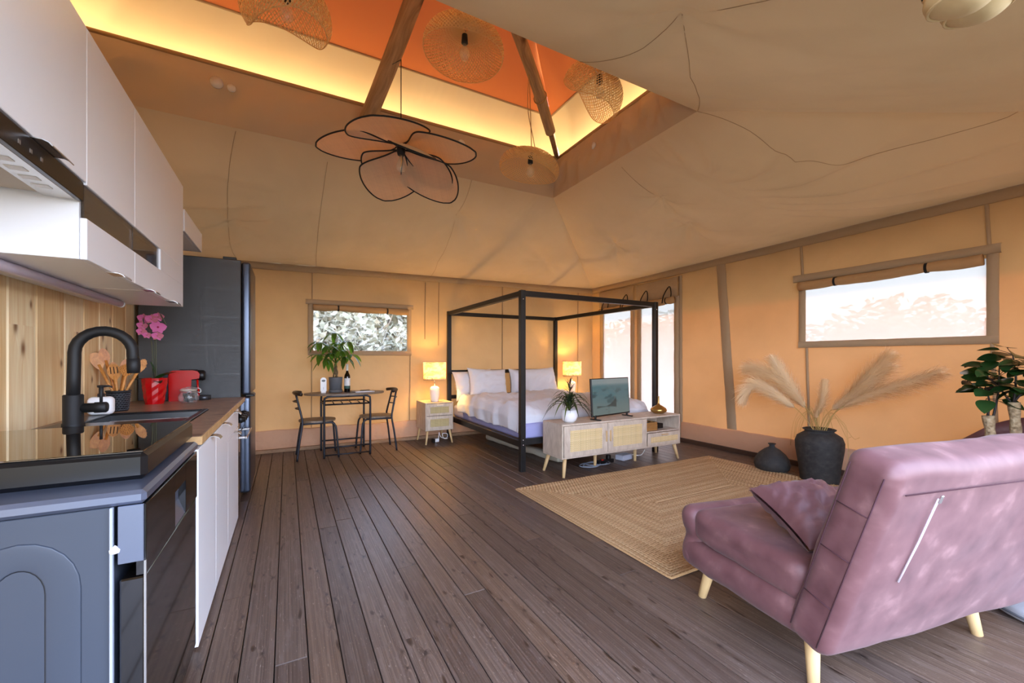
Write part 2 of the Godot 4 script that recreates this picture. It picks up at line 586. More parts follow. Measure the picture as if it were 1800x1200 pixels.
func make_walls() -> void:
	var Z := Vector3(0, 0, 1)
	# ---- back
	var back_top := func(a: float) -> float: return 2.49 + 0.13 * a / 9.05
	var wb := struct("wall_back", "tan canvas back wall of the tent behind the bed and dining table", "wall")
	part("canvas", canvas_wall(Vector3(-3.8, 0, -6.4), Vector3.RIGHT, Z, 9.12, back_top, [[4.12, 1.36, 5.43, 1.98]], 11), M.canvas, wb)
	part("skirt_band", strip(Vector3(-1.2, 0.15, -6.395), Vector3(5.25, 0.15, -6.395), Vector3(0, 0.28, 0), Z, 0.02), M.skirt, wb)
	part("eave_band", strip(Vector3(-1.2, 2.455, -6.39), Vector3(5.25, 2.555, -6.39), Vector3(0, 0.09, 0), Z, 0.016), M.webbing, wb)
	for s in [[0.295, 0.29, 2.45, 0.012], [1.9, 1.55, 2.44, 0.012], [1.66, 0.3, 1.29, 0.012], [3.26, 0.3, 2.48, 0.014], [4.88, 0.3, 2.5, 0.014], [2.12, 1.45, 2.46, 0.01]]:
		part("seam", strip(Vector3(s[0], s[1], -6.392), Vector3(s[0] + 0.01, s[2], -6.392), Vector3(s[3], 0, 0), Z, 0.012), M.seam, wb)
	var w1 := struct("window_1", "clear wrinkled plastic window in the back wall behind the dining table", "window", Vector3(0, 0, -6.38))
	window(w1, Vector3.RIGHT, Z, 0.25, 1.29, 1.682, 2.0, 0.068, 0.222, 1.708, 2.0, 2.066)
	var pv := MB.new()
	pv.smooth(true)
	var nz := noise(77, 1.0, 3)
	pv.grid(44, 22, func(s: float, t: float) -> Vector3: return Vector3(lerp(0.30, 1.65, s), lerp(1.33, 1.99, t), nz.get_noise_2d(s * 7.0 + t * 4.0, t * 5.0) * 0.022 - 0.005))
	part("pane", pv, M.pvc, w1)
	var rng := RandomNumberGenerator.new()
	rng.seed = 12
	for i in 13:
		var x := rng.randf_range(0.38, 1.55)
		var y := rng.randf_range(1.42, 1.72)
		var l := rng.randf_range(0.10, 0.30)
		var bend := rng.randf_range(-0.08, 0.1)
		part("glint_plastic", tb(curve([Vector3(x, y, 0.012), Vector3(x + l * 0.35, y + l * 0.35 + bend * 0.4, 0.016), Vector3(x + l * 0.6, y + l, 0.012)], 8), [0.0006, 0.002, 0.003, 0.0035, 0.003, 0.003, 0.002, 0.0015, 0.0006], 5), M.glint_plastic, w1)  # white tubes stand in for sky highlights on the pane wrinkles
	roll_blind(w1, Vector3(0.315, 1.955, 0.03), Vector3(1.63, 1.95, 0.03), 0.044, Z, [0.245, 0.76])
	var t1 := struct("trim_1", "pale timber sill along the foot of the back wall", "trim")
	part("board", bx(Vector3(2.0, 0.022, -6.345), Vector3(6.5, 0.045, 0.05)), M.sill, t1)
	# ---- right
	var wr := struct("wall_right", "orange tan canvas right wall of the tent with sunlight behind it", "wall")
	var N := Vector3(-1, 0, 0)
	var U := Vector3(0, 0, 1)
	var right_top := func(a: float) -> float: return 2.60 + 0.08 * clampf(a / 6.5, 0.0, 1.0)
	part("canvas", canvas_wall(Vector3(5.25, 0, -6.45), U, N, 6.65, right_top, [[3.85, 1.43, 5.26, 2.10], [0.41, 0.04, 1.12, 2.16], [1.34, 0.04, 2.03, 2.16]], 23), M.canvas, wr)
	part("skirt_band", strip(Vector3(5.245, 0.15, -4.30), Vector3(5.245, 0.15, 0.15), Vector3(0, 0.28, 0), N, 0.02), M.skirt, wr)
	part("eave_band", strip(Vector3(5.24, 2.555, -6.4), Vector3(5.24, 2.63, 0.15), Vector3(0, 0.11, 0), N, 0.016), M.webbing, wr)
	for s in [[-3.655, -3.49, 0.3, 2.54, 0.13], [-2.642, -2.624, 2.2, 2.55, 0.025], [-2.582, -2.553, 0.3, 1.37, 0.025], [-1.189, -1.173, 2.2, 2.57, 0.025], [-1.157, -1.12, 0.3, 1.37, 0.025], [-4.325, -4.311, 0.05, 2.5, 0.06]]:
		part("seam", strip(Vector3(5.242, s[3], s[0]), Vector3(5.242, s[2], s[1]), Vector3(0, 0, s[4]), N, 0.012), M.webbing, wr)
	var w2 := struct("window_2", "bright mesh window with rolled flap in the right wall above the pampas grass", "window", Vector3(5.23, 0, 0))
	window(w2, U, N, -2.66, 1.37, -1.115, 2.14, 0.072, -2.71, -1.10, 2.13, 2.21)
	var wm := MB.new()
	wm.smooth(true)
	wm.grid(30, 14, func(s: float, t: float) -> Vector3: return Vector3(0.012 * nz.get_noise_2d(s * 4.0, t * 3.0), lerp(1.41, 2.10, t), lerp(-2.62, -1.17, s)))
	part("screen", wm, M.mesh, w2)
	roll_blind(w2, Vector3(-0.035, 2.075, -2.64), Vector3(-0.035, 2.085, -1.20), 0.05, N, [0.25, 0.755])
	var t2 := struct("trim_2", "dark brown timber sill along the foot of the right wall", "trim")
	part("board", bx(Vector3(5.215, 0.028, -3.1), Vector3(0.05, 0.056, 6.5)), M.darksill, t2)
	for d in [["door_1", "narrow bright mesh door panel in the right wall, the one nearer the corner behind the bed", -6.14, -5.26], ["door_2", "narrow bright mesh door panel in the right wall, the one beside the gold vase", -5.19, -4.34]]:
		var dr := struct(d[0], d[1], "door", Vector3(5.23, 0, 0))
		window(dr, U, N, d[2], 0.03, d[3], 2.2, 0.085, d[2] - 0.0, d[3], 2.19, 2.49)
		var dm := MB.new()
		dm.smooth(true)
		var z0: float = d[2] + 0.08
		var z1: float = d[3] - 0.08
		dm.grid(10, 30, func(s: float, t: float) -> Vector3: return Vector3(0.012 * nz.get_noise_2d(s * 2.0 + z0, t * 5.0), lerp(0.03, 2.17, t), lerp(z0 - 0.02, z1 + 0.02, s)))
		part("screen", dm, M.mesh, dr)
		roll_blind(dr, Vector3(-0.06, 2.12, z0 - 0.02), Vector3(-0.06, 2.14, z1 + 0.03), 0.055, N, [0.15, 0.83])
		for s in [0.12, 0.80]:
			var zz: float = lerp(z0, z1, s)
			part("loop_strap", tb(curve([Vector3(-0.12, 2.1, zz), Vector3(-0.11, 2.22, zz + 0.02), Vector3(-0.03, 2.36, zz + 0.06), Vector3(-0.06, 2.24, zz + 0.12), Vector3(-0.1, 2.12, zz + 0.13)], 14), 0.008, 6), M.strap, dr)
	# ---- kitchen side: pine boards on a partition
	var wl := struct("wall_left", "knotty pine board wall behind the kitchen counter", "wall")
	part("partition", bx(Vector3(-1.19, 1.24, -2.45), Vector3(0.10, 2.48, 5.1), 0.0), M.pine[1], wl)
	var edges := [0.1, -0.2, -0.47, -0.73, -0.98, -1.22, -1.47, -1.70, -1.95, -2.20, -2.455, -2.707, -2.951, -3.25, -3.50, -3.74, -3.98, -4.25, -4.5, -4.75, -5.0]
	for i in edges.size() - 1:
		var b := MB.new()
		var w: float = edges[i] - edges[i + 1] - 0.008
		b.box(Vector3.ZERO, Vector3(0.03, 2.45, w), 0.006)
		b.quad(Vector3(0.0152, -1.22, w / 2 - 0.007), Vector3(0.0152, -1.22, -w / 2 + 0.007), Vector3(0.0152, 1.22, -w / 2 + 0.007), Vector3(0.0152, 1.22, w / 2 - 0.007), Vector2(0, 0), Vector2(1, 0), Vector2(1, 1), Vector2(0, 1))
		part("pine_board", b, M.pine[(i * 3) % 4], wl, Transform3D(Basis.IDENTITY, Vector3(-1.115, 1.235, (edges[i] + edges[i + 1]) / 2)))
	var wo := struct("wall_outer", "outer canvas wall of the tent beyond the kitchen partition", "wall")
	part("canvas", canvas_wall(Vector3(-3.8, 0, 0.15), -U, Vector3.RIGHT, 6.6, func(_a: float) -> float: return 2.52, [], 31), M.canvas, wo)
	# ---- front, around the open doorway that the camera stands in
	var wf := struct("wall_front", "canvas front wall round the wide open tent doorway", "wall")
	part("canvas", canvas_wall(Vector3(5.25, 0, 0.15), Vector3.LEFT, -U, 9.05, func(_a: float) -> float: return 2.66, [[2.0, 0.0, 6.9, 2.55]], 37), M.canvas, wf)

# outer fly whose eaves stand out past the walls and shade their upper halves
func make_fly() -> void:
	var fl := struct("trim_3", "outer fly sheet eaves standing out over the right and back walls", "fly sheet")
	for q in [[Vector3(5.24, 2.74, -7.4), Vector3(5.24, 2.76, 0.6), Vector3(6.75, 2.50, -7.4), Vector3(6.75, 2.52, 0.6)], [Vector3(-4.0, 2.64, -6.42), Vector3(5.26, 2.72, -6.42), Vector3(-4.0, 2.46, -7.35), Vector3(6.6, 2.50, -7.35)]]:
		var b := MB.new()
		b.smooth(true)
		b.grid(30, 6, func(u: float, v: float) -> Vector3: return q[0].lerp(q[1], u).lerp(q[2].lerp(q[3], u), v) - Vector3.UP * 0.05 * sin(PI * v))
		part("eave_sheet", b, M.band, fl)

# cloth border, header flap; u is the level direction, coordinates along it are absolute
func window(o: Node3D, u: Vector3, n: Vector3, a0: float, y0: float, a1: float, y1: float, w: float, h0: float, h1: float, hy0: float, hy1: float) -> void:
	var up := Vector3.UP
	part("border", strip(u * (a0 + w / 2) + up * y0, u * (a0 + w / 2) + up * y1, u * w, n, 0.014), M.webbing, o)
	part("border", strip(u * (a1 - w / 2) + up * y0, u * (a1 - w / 2) + up * y1, u * w, n, 0.014), M.webbing, o)
	if y0 > 0.1: part("border", strip(u * a0 + up * (y0 + w / 2), u * a1 + up * (y0 + w / 2), up * w, n, 0.017), M.webbing, o)
	part("header_flap", strip(u * h0 + up * (hy0 + hy1) / 2, u * h1 + up * (hy0 + hy1) / 2, up * (hy1 - hy0), n, 0.03), M.webbing, o)

func slope(e0: Vector3, e1: Vector3, t0: Vector3, t1: Vector3, ties: Array, lobes: int, sag: float, fold):   # -> the sagging surface as a function of (s, t)
	var le := (e1 - e0).length()
	var lt_ := ((t0 + t1) / 2 - (e0 + e1) / 2).length()
	var nz := noise(int(e0.x * 13 + e1.z * 7), 1.0, 3)
	return func(s: float, t: float) -> Vector3:
		var p := e0.lerp(e1, s).lerp(t0.lerp(t1, s), t)
		var e := pow(sin(PI * t), 0.8) * pow(clampf(4.0 * s * (1.0 - s), 0.0, 1.0), 0.5)
		var pull := 0.0
		var rip := 0.0
		for q in ties:
			var dx: float = (s - q.x) * le * (1.0 - 0.4 * t)
			var dy: float = (t - q.y) * lt_
			var d := sqrt(dx * dx + dy * dy)
			pull += exp(-d / 0.30)
			rip += 0.030 * cos(6.0 * atan2(dy, dx) + q.x * 40.0) * exp(-d / 0.5) * (1.0 - exp(-d / 0.1))
		var drop: float = sag * e * (1.0 - 1.0 * minf(pull, 1.0)) + e * 0.06 * absf(sin(PI * lobes * s)) + rip * e
		if fold != null: drop += (fold as Callable).call(s, t) * e
		drop += 0.022 * nz.get_noise_2d(s * le * 1.2, t * lt_ * 1.6) * e
		return p - Vector3.UP * drop

func liner(parent: Node, f, nu: int, nv: int, seams: Array) -> void:
	var b := MB.new()
	b.smooth(true)
	b.grid(nu, nv, f)
	part("liner_panel", b, M.liner, parent)
	for q in seams:   # from (s0, t0) to (s1, t1)
		var pts := []
		for j in q.size() / 2 - 1:
			for i in 16:
				var k := i / 15.0
				if i == 0 and j > 0: continue
				pts.append((f as Callable).call(lerpf(q[j * 2], q[j * 2 + 2], k), lerpf(q[j * 2 + 1], q[j * 2 + 3], k)) - Vector3.UP * 0.002)
		part("seam", tb(pts, 0.0018, 5), M.seam, parent)

func make_ceiling() -> void:
	var ce := struct("ceiling", "sagging tan canvas ceiling liner of the tent", "ceiling")
	var A := Vector3(-3.8, 2.47, -6.4)
	var B := Vector3(5.25, 2.60, -6.4)
	var C := Vector3(5.25, 2.68, 0.15)
	var D := Vector3(-3.8, 2.52, 0.15)
	var a := Vector3(-1.45, 3.2, -4.21)
	var b := Vector3(2.85, 3.2, -4.21)
	var c := Vector3(2.85, 3.2, -2.19)
	var d := Vector3(-1.45, 3.2, -2.19)
	liner(ce, slope(A, B, a, b, [Vector2(0.70, 0.74), Vector2(0.90, 0.40), Vector2(0.32, 0.45)], 4, 0.16, func(s: float, t: float) -> float:
		var ang := atan2((t - 0.75) * 2.3, (s - 0.42) * 9.0)
		return 0.06 * pow(0.5 + 0.5 * sin(ang * 19.0), 3.0) * smoothstep(0.40, 0.28, s)), 140, 50, [[0.25, 0.99, 0.30, 0.6, 0.35, 0.1], [0.42, 0.95, 0.44, 0.5, 0.46, 0.0], [0.75, 1.0, 0.70, 0.74, 0.655, 0.35, 0.64, 0.0]])
	liner(ce, slope(B, C, b, c, [Vector2(0.50, 0.71), Vector2(0.46, 0.44), Vector2(0.20, 0.5)], 3, 0.20, func(s: float, t: float) -> float:
		var dx := (s - 0.62) * 6.6
		var dy := (t - 0.70) * 2.5
		var ang := atan2(dy, maxf(dx, 0.01))
		var r := sqrt(dx * dx + dy * dy)
		var k: float = smoothstep(0.5, 1.4, r) * smoothstep(0.0, 0.5, dx) * exp(-ang * ang * 0.9)
		return 0.095 * k * pow(0.5 + 0.5 * sin(ang * 26.0 + 1.2 * sin(r * 2.0)), 2.5)), 150, 110, [[1.0, 1.0, 0.86, 0.66, 0.90, 0.56, 1.0, 0.41], [0.50, 0.71, 0.54, 0.97]])
	liner(ce, slope(C, D, c, d, [Vector2(0.32, 0.68), Vector2(0.62, 0.5)], 3, 0.18, func(s: float, t: float) -> float: return 0.012 * sin(TAU * s * 13.0 + 3.0 * t) * t), 120, 60, [[0.27, 1.0, 0.32, 0.68, 0.34, 0.3, 0.34, 0.0], [0.32, 0.68, 0.22, 0.80, 0.0, 1.0]])
	liner(ce, slope(D, A, d, a, [Vector2(0.5, 0.5)], 3, 0.15, null), 60, 30, [])
	# upright band up to the opening
	var l0 := Vector3(-1.36, 3.6, -4.05)
	var l1 := Vector3(2.80, 3.6, -4.05)
	var l2 := Vector3(2.80, 3.6, -2.36)
	var l3 := Vector3(-1.36, 3.6, -2.36)
	var nz := noise(51, 1.0, 2)
	for q in [[a, b, l0, l1], [b, c, l1, l2], [c, d, l2, l3], [d, a, l3, l0]]:
		var m := MB.new()
		m.smooth(true)
		var nrm: Vector3 = (q[1] - q[0]).cross(Vector3.UP).normalized()
		m.grid(50, 8, func(s: float, t: float) -> Vector3:
			var p: Vector3 = q[0].lerp(q[1], s).lerp(q[2].lerp(q[3], s), t)
			return p + nrm * 0.05 * sin(PI * t) * maxf(0.0, 0.5 + nz.get_noise_2d(s * 14.0, t * 2.0) + 0.3 * nz.get_noise_1d(s * 40.0)))
		part("upright_band", m, M.band, ce)
		part("lip", tb([q[2], q[2].lerp(q[3], 0.5), q[3]], 0.016, 8), M.roll, ce)
	# glowing cream strip and orange roof of the lantern
	var rf := struct("ceiling_lantern", "orange canvas roof lantern with a glowing cream strip round its foot", "ceiling")
	var o0 := Vector3(-1.76, 3.5, -4.45)
	var o1 := Vector3(3.2, 3.5, -4.45)
	var o2 := Vector3(3.2, 3.5, -1.95)
	var o3 := Vector3(-1.76, 3.5, -1.95)
	var r0 := Vector3(-1.2, 4.0, -3.953)
	var r1 := Vector3(2.64, 4.0, -3.953)
	var r2 := Vector3(2.64, 4.0, -2.45)
	var r3 := Vector3(-1.2, 4.0, -2.45)
	var k0 := Vector3(-0.45, 4.45, -3.2)
	var k1 := Vector3(1.89, 4.45, -3.2)
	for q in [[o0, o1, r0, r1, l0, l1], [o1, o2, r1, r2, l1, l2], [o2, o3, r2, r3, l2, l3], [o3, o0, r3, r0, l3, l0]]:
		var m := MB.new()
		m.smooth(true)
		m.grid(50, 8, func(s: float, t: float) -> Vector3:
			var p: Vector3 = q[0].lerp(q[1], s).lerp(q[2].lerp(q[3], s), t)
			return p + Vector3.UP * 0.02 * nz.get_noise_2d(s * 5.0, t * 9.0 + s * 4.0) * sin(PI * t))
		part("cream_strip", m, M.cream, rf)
		var out: Vector3 = Vector3.UP.cross(q[1] - q[0]).normalized()
		var g := MB.new()
		g.quad(q[4] - Vector3.UP * 0.1 + out * 0.05, q[5] - Vector3.UP * 0.1 + out * 0.05, q[1] - Vector3.UP * 0.005, q[0] - Vector3.UP * 0.005)
		part("ledge", g, M.band, rf)
		part("piping", tb([q[2], q[2].lerp(q[3], 0.5), q[3]], 0.010, 6), M.webbing, rf)
	for q in [[r0, r1, k0, k1], [r1, r2, k1, k1], [r2, r3, k1, k0], [r3, r0, k0, k0]]:
		var m := MB.new()
		m.smooth(true)
		m.grid(30, 8, func(s: float, t: float) -> Vector3:
			var p: Vector3 = q[0].lerp(q[1], s).lerp(q[2].lerp(q[3], s), t)
			return p - Vector3.UP * (0.03 * sin(PI * t) * sin(PI * s) + 0.015 * nz.get_noise_2d(s * 6.0, t * 3.0) * sin(PI * t)))
		part("orange_panel", m, M.orange, rf)
	# led strips lying on the ledge
	var le := mat(Color(1, 0.86, 0.6), 0.6)
	le.emission_enabled = true
	le.emission = Color(1.0, 0.80, 0.50)
	le.emission_energy_multiplier = 1.0
	for q in [[-1.36, 2.80, -4.16, true, "LED strip along the back edge of the roof opening"], [-4.14, -2.28, 2.91, false, "LED strip along the right edge of the roof opening"], [-1.36, 2.80, -2.25, true, "LED strip along the near edge of the roof opening"], [-4.14, -2.28, -1.47, false, "LED strip along the kitchen edge of the roof opening"]]:
		var mid: float = (q[0] + q[1]) / 2
		var len_: float = q[1] - q[0]
		var st := thing("led_strip", "thin warm white " + q[4], "light strip", Vector3(mid, 3.515, q[2]) if q[3] else Vector3(q[2], 3.515, mid))
		part("glow_tape", bx(Vector3.ZERO, Vector3(len_, 0.006, 0.02) if q[3] else Vector3(0.02, 0.006, len_), 0.0), le, st)
		var al := AreaLight3D.new()
		al.name = "strip_light"
		al.area_size = Vector2(len_, 0.02)
		al.light_color = Color(1.0, 0.86, 0.64)
		al.light_energy = 0.032 * len_
		al.area_range = 12.0
		al.shadow_enabled = true
		st.add_child(al)
		al.position.y = 0.006
		al.rotation = Vector3(PI / 2, 0, 0) if q[3] else Vector3(PI / 2, PI / 2, 0)
	# clear plastic clips holding the strip on the band
	for q in [[Vector3(-0.50, 3.47, -4.075), 0.045], [Vector3(-0.40, 3.455, -4.075), 0.03], [Vector3(1.60, 3.49, -4.07), 0.04], [Vector3(0.55, 3.43, -4.085), 0.02], [Vector3(2.80, 3.46, -3.40), 0.035]]:
		part("clear_clip", lt([Vector2(0, -0.012), Vector2(q[1], -0.008), Vector2(q[1], 0.008), Vector2(0, 0.012)], 18), M.glint_plastic, ce, Transform3D(Basis(Vector3.RIGHT, PI / 2) if q[0].x < 2.7 else Basis(Vector3.FORWARD, PI / 2), q[0]))
	# round timber poles
	for q in [[Vector3(0.63, 3.40, -4.07), Vector3(0.93, 4.24, -3.12), "round timber roof pole slanting up behind the flower lamp"], [Vector3(2.395, 3.585, -3.59), Vector3(1.60, 4.0, -2.95), "round timber roof pole slanting up behind the small bamboo lamp"]]:
		var pts := curve([q[0], q[0].lerp(q[1], 0.5) + Vector3(0.01, 0.0, 0.01), q[1]], 14)
		var rp := thing("roof_pole", q[2], "pole", q[0])
		for i in pts.size(): pts[i] -= q[0]
		var p := MB.new()
		p.smooth(true)
		p.tube(pts, 0.072 if q[0].x < 1 else 0.052, 14)
		part("log", p, M.pole, rp)
		if q[0].x > 1: part("batten", tb([Vector3(0.02, -0.01, -0.02), Vector3(0.37, 0.03, -0.43)], 0.026, 10), M.sill, rp)
		var c0: Vector3 = pts[5]
		var dd: Vector3 = (pts[8] - pts[5]).normalized()
		var xf := aim(c0, dd)
		var ring := []
		for i in 25: ring.append(xf * Vector3(cos(TAU * i / 24) * 0.062, sin(TAU * i / 24) * 0.062, 0.02 * sin(TAU * i / 24)))
		part("tie", tb(ring, 0.006, 6), M.strap if q[0].x < 1 else M.rope, rp)

# ================================================================= kitchen
func cb(x0: float, x1: float, y0: float, y1: float, z0: float, z1: float, bevel := 0.002) -> MB:   # box between corners
	return bx(Vector3((x0 + x1) / 2, (y0 + y1) / 2, (z0 + z1) / 2), Vector3(absf(x1 - x0), absf(y1 - y0), absf(z1 - z0)), bevel)
func pull(parent: Node, at: Vector3, w: float) -> void:   # bent steel tab on a door edge, sticking out along +x
	var p := PackedVector2Array([Vector2(-0.02, 0.0), Vector2(0.018, 0.0), Vector2(0.032, -0.006), Vector2(0.040, -0.016), Vector2(0.042, -0.014), Vector2(0.034, -0.003), Vector2(0.019, 0.003), Vector2(-0.02, 0.003)])
	var b := MB.new()
	b.prism(p, w, Transform3D(Basis.IDENTITY, at))
	part("handle", b, M.chrome, parent)
func carcass(o: Node, x0: float, x1: float, y0: float, y1: float, z0: float, z1: float, m: Material, open_top := false) -> void:
	var b := MB.new()
	var t := 0.018
	b.box(Vector3((x0 + x1) / 2, (y0 + y1) / 2, z0 - t / 2), Vector3(x1 - x0, y1 - y0, t), 0.001)
	b.box(Vector3((x0 + x1) / 2, (y0 + y1) / 2, z1 + t / 2), Vector3(x1 - x0, y1 - y0, t), 0.001)
	b.box(Vector3((x0 + x1) / 2, y0 + t / 2, (z0 + z1) / 2), Vector3(x1 - x0, t, z0 - z1 - 2 * t), 0.001)
	if not open_top: b.box(Vector3((x0 + x1) / 2, y1 - t / 2, (z0 + z1) / 2), Vector3(x1 - x0, t, z0 - z1 - 2 * t), 0.001)
	b.box(Vector3(x0 + t / 2, (y0 + y1) / 2, (z0 + z1) / 2), Vector3(t, y1 - y0 - 2 * t, z0 - z1 - 2 * t), 0.001)
	part("body", b, m, o)

func make_kitchen() -> void:
	var glossblack := mat(Color(0.05, 0.04, 0.037), 0.06)
	glossblack.metallic_specular = 0.8
	var steelblue := mat(Color(0.47, 0.50, 0.58), 0.32, 0.75)
	var grey := bumped(tri(mat(Color(0.21, 0.235, 0.28), 0.45), 0.6), nbump(61, 0.01, 1.0), 0.3)
	# base cabinets
	var c1 := thing("base_cabinet", "white double-door base cabinet right after the dishwasher, under the oak worktop", "cabinet", Vector3(0, 0, 0), 0.0, "")
	carcass(c1, -1.09, -0.356, 0.01, 0.866, -2.212, -3.222, M.white, true)
	for q in [[-2.208, -2.708, -2.56], [-2.713, -3.222, -3.0]]:
		var d := part("door", cb(-0.354, -0.335, 0.012, 0.858, q[0], q[1]), M.white, c1)
		pull(d, Vector3(-0.335, 0.860, q[2]), 0.075)
	var c2 := thing("base_cabinet", "narrow white base cabinet with one drawer over a door, beside the oven", "cabinet")
	carcass(c2, -1.09, -0.356, 0.01, 0.866, -3.226, -3.862, M.white)
	var dr := part("drawer", cb(-0.354, -0.335, 0.720, 0.858, -3.227, -3.862), M.white, c2)
	pull(dr, Vector3(-0.335, 0.860, -3.6), 0.075)
	var do := part("door", cb(-0.354, -0.335, 0.012, 0.714, -3.227, -3.862), M.white, c2)
	pull(do, Vector3(-0.335, 0.716, -3.6), 0.075)
	# oven
	var ov := thing("oven", "black built-in oven with round knobs between the drawer cabinet and the fridge", "oven")
	part("body", cb(-1.05, -0.356, 0.05, 0.862, -3.868, -4.375), M.blackmatt, ov)
	part("control_panel", cb(-0.355, -0.335, 0.66, 0.86, -3.868, -4.375), glossblack, ov)
	part("door", cb(-0.355, -0.333, 0.10, 0.652, -3.868, -4.375), glossblack, ov)
	for k in 4:
		var z := -3.93 - k * 0.12
		part("knob", tb([Vector3(-0.336, 0.765, z), Vector3(-0.315, 0.765, z), Vector3(-0.312, 0.765, z), Vector3(-0.292, 0.765, z)], [0.03, 0.03, 0.024, 0.022], 16), M.black, ov)
	var hb := MB.new()
	hb.box(Vector3(-0.285, 0.625, -4.12), Vector3(0.014, 0.022, 0.48), 0.003)
	hb.box(Vector3(-0.31, 0.625, -3.895), Vector3(0.05, 0.018, 0.014), 0.002)
	hb.box(Vector3(-0.31, 0.625, -4.345), Vector3(0.05, 0.018, 0.014), 0.002)
	part("handle", hb, M.chrome, ov)
	# worktop
	var wt := thing("worktop", "oak-look laminate kitchen worktop over the white base cabinets", "worktop")
	var wood_top := mat(Color(1, 1, 1), 0.33)
	wood_top.albedo_texture = wood(256, 768, Color(0.50, 0.39, 0.31), Color(0.70, 0.58, 0.47), 511, 6.0, 5.0, 3)
	tri(wood_top, 1.3)
	var edge := mat(Color(1, 1, 1), 0.5)
	edge.albedo_texture = wood(64, 512, Color(0.66, 0.50, 0.32), Color(0.84, 0.69, 0.48), 517, 3.0, 5.0)
	tri(edge, 2.0)
	var top := MB.new()
	for q in [[-0.462, -0.336, -2.272, -3.44], [-1.095, -1.048, -2.30, -3.44], [-1.095, -0.336, -3.44, -4.40]]:
		top.box(Vector3((q[0] + q[1]) / 2, 0.8865, (q[2] + q[3]) / 2), Vector3(q[1] - q[0], 0.037, q[2] - q[3]), 0.001)
	part("top", top, wood_top, wt)
	part("front_edge", cb(-0.336, -0.331, 0.868, 0.9045, -2.272, -4.40, 0.001), edge, wt)
	part("end_edge", cb(-0.462, -0.332, 0.868, 0.9045, -2.272, -2.267, 0.001), edge, wt)
	# sink
	var sk := thing("sink", "black composite sink set into the oak worktop", "sink")
	var comp := mat(Color(0.06, 0.062, 0.068), 0.28)
	var rim := MB.new()
	rim.box(Vector3(-0.482, 0.906, -2.855), Vector3(0.03, 0.012, 1.15), 0.003)
	rim.box(Vector3(-0.998, 0.906, -2.855), Vector3(0.096, 0.012, 1.15), 0.003)
	rim.box(Vector3(-0.724, 0.906, -3.415), Vector3(0.456, 0.012, 0.03), 0.003)
	rim.box(Vector3(-0.724, 0.906, -2.62), Vector3(0.456, 0.012, 0.68), 0.003)
	part("rim", rim, comp, sk)
	var bas := MB.new()
	bas.quad(Vector3(-0.497, 0.90, -2.96), Vector3(-0.95, 0.90, -2.96), Vector3(-0.93, 0.73, -2.98), Vector3(-0.52, 0.73, -2.98))
	bas.quad(Vector3(-0.95, 0.90, -3.40), Vector3(-0.497, 0.90, -3.40), Vector3(-0.52, 0.73, -3.38), Vector3(-0.93, 0.73, -3.38))
	bas.quad(Vector3(-0.95, 0.90, -2.96), Vector3(-0.95, 0.90, -3.40), Vector3(-0.93, 0.73, -3.38), Vector3(-0.93, 0.73, -2.98))
	bas.quad(Vector3(-0.497, 0.90, -3.40), Vector3(-0.497, 0.90, -2.96), Vector3(-0.52, 0.73, -2.98), Vector3(-0.52, 0.73, -3.38))
	bas.quad(Vector3(-0.93, 0.73, -2.98), Vector3(-0.93, 0.73, -3.38), Vector3(-0.52, 0.73, -3.38), Vector3(-0.52, 0.73, -2.98))
	part("basin", bas, comp, sk)
	part("drain", lt([Vector2(0.0, 0.732), Vector2(0.04, 0.733), Vector2(0.045, 0.731)], 20, Vector3(-0.72, 0, -3.18)), M.chrome, sk)
	# tap
	var fx := -0.911
	var tp := thing("tap", "matt black swan-neck kitchen tap in front of the pine boards", "tap", Vector3(fx, 0.912, -2.78))
	part("base", lt([Vector2(0.0, 0.0), Vector2(0.041, 0.0), Vector2(0.041, 0.022), Vector2(0.037, 0.026), Vector2(0.037, 0.158), Vector2(0.034, 0.162), Vector2(0.0, 0.162)], 28), M.blackmatt, tp)
	var neck := [Vector3(0, 0.15, 0), Vector3(0.002, 0.25, 0), Vector3(0.004, 0.34, 0)]
	for i in 13:
		var a := PI - PI * 1.03 * i / 12.0
		neck.append(Vector3(0.112 + cos(a) * 0.108, 0.365 + sin(a) * 0.108, 0))
	neck.append(Vector3(0.2225, 0.31, 0))
	part("neck", tb(neck, 0.0245, 18), M.blackmatt, tp)
	part("spray_head", tb([Vector3(0.2215, 0.335, 0), Vector3(0.2225, 0.30, 0), Vector3(0.2225, 0.262, 0)], [0.0265, 0.0275, 0.026], 18), M.blackmatt, tp)
	var hd := part("mixer_handle", tb([Vector3(0.03, 0.095, 0), Vector3(0.075, 0.095, 0), Vector3(0.077, 0.095, 0), Vector3(0.118, 0.095, 0), Vector3(0.124, 0.095, 0)], [0.023, 0.023, 0.0265, 0.0265, 0.022], 18), M.blackmatt, tp)
	part("lever", tb([Vector3(0.1, 0.115, 0), Vector3(0.1, 0.20, 0)], 0.0065, 10), M.blackmatt, hd)
	# dishwasher with its side turned to the viewer
	var dw := thing("dishwasher", "slate grey dishwasher with glossy dark front at the near end of the kitchen", "dishwasher")
	part("body", cb(-1.05, -0.405, 0.03, 0.856, -1.47, -2.19), grey, dw)
	var em := MB.new()
	em.smooth(true)
	for k in [0.0, 0.22]:
		var ring := []
		for i in 41:
			var t := i / 40.0
			var p := Vector3.ZERO
			if t < 0.35: p = Vector3(-0.50 - k, lerp(0.10, 0.66, t / 0.35), 0)
			elif t < 0.65:
				var a := PI * (t - 0.35) / 0.30
				p = Vector3(-0.58 - k + cos(a) * 0.08, 0.66 + sin(a) * 0.10, 0)
			else: p = Vector3(-0.66 - k, lerp(0.66, 0.10, (t - 0.65) / 0.35), 0)
			ring.append(p + Vector3(0, 0, -1.47))
		em.tube(ring, 0.034, 12, true, 0.05)
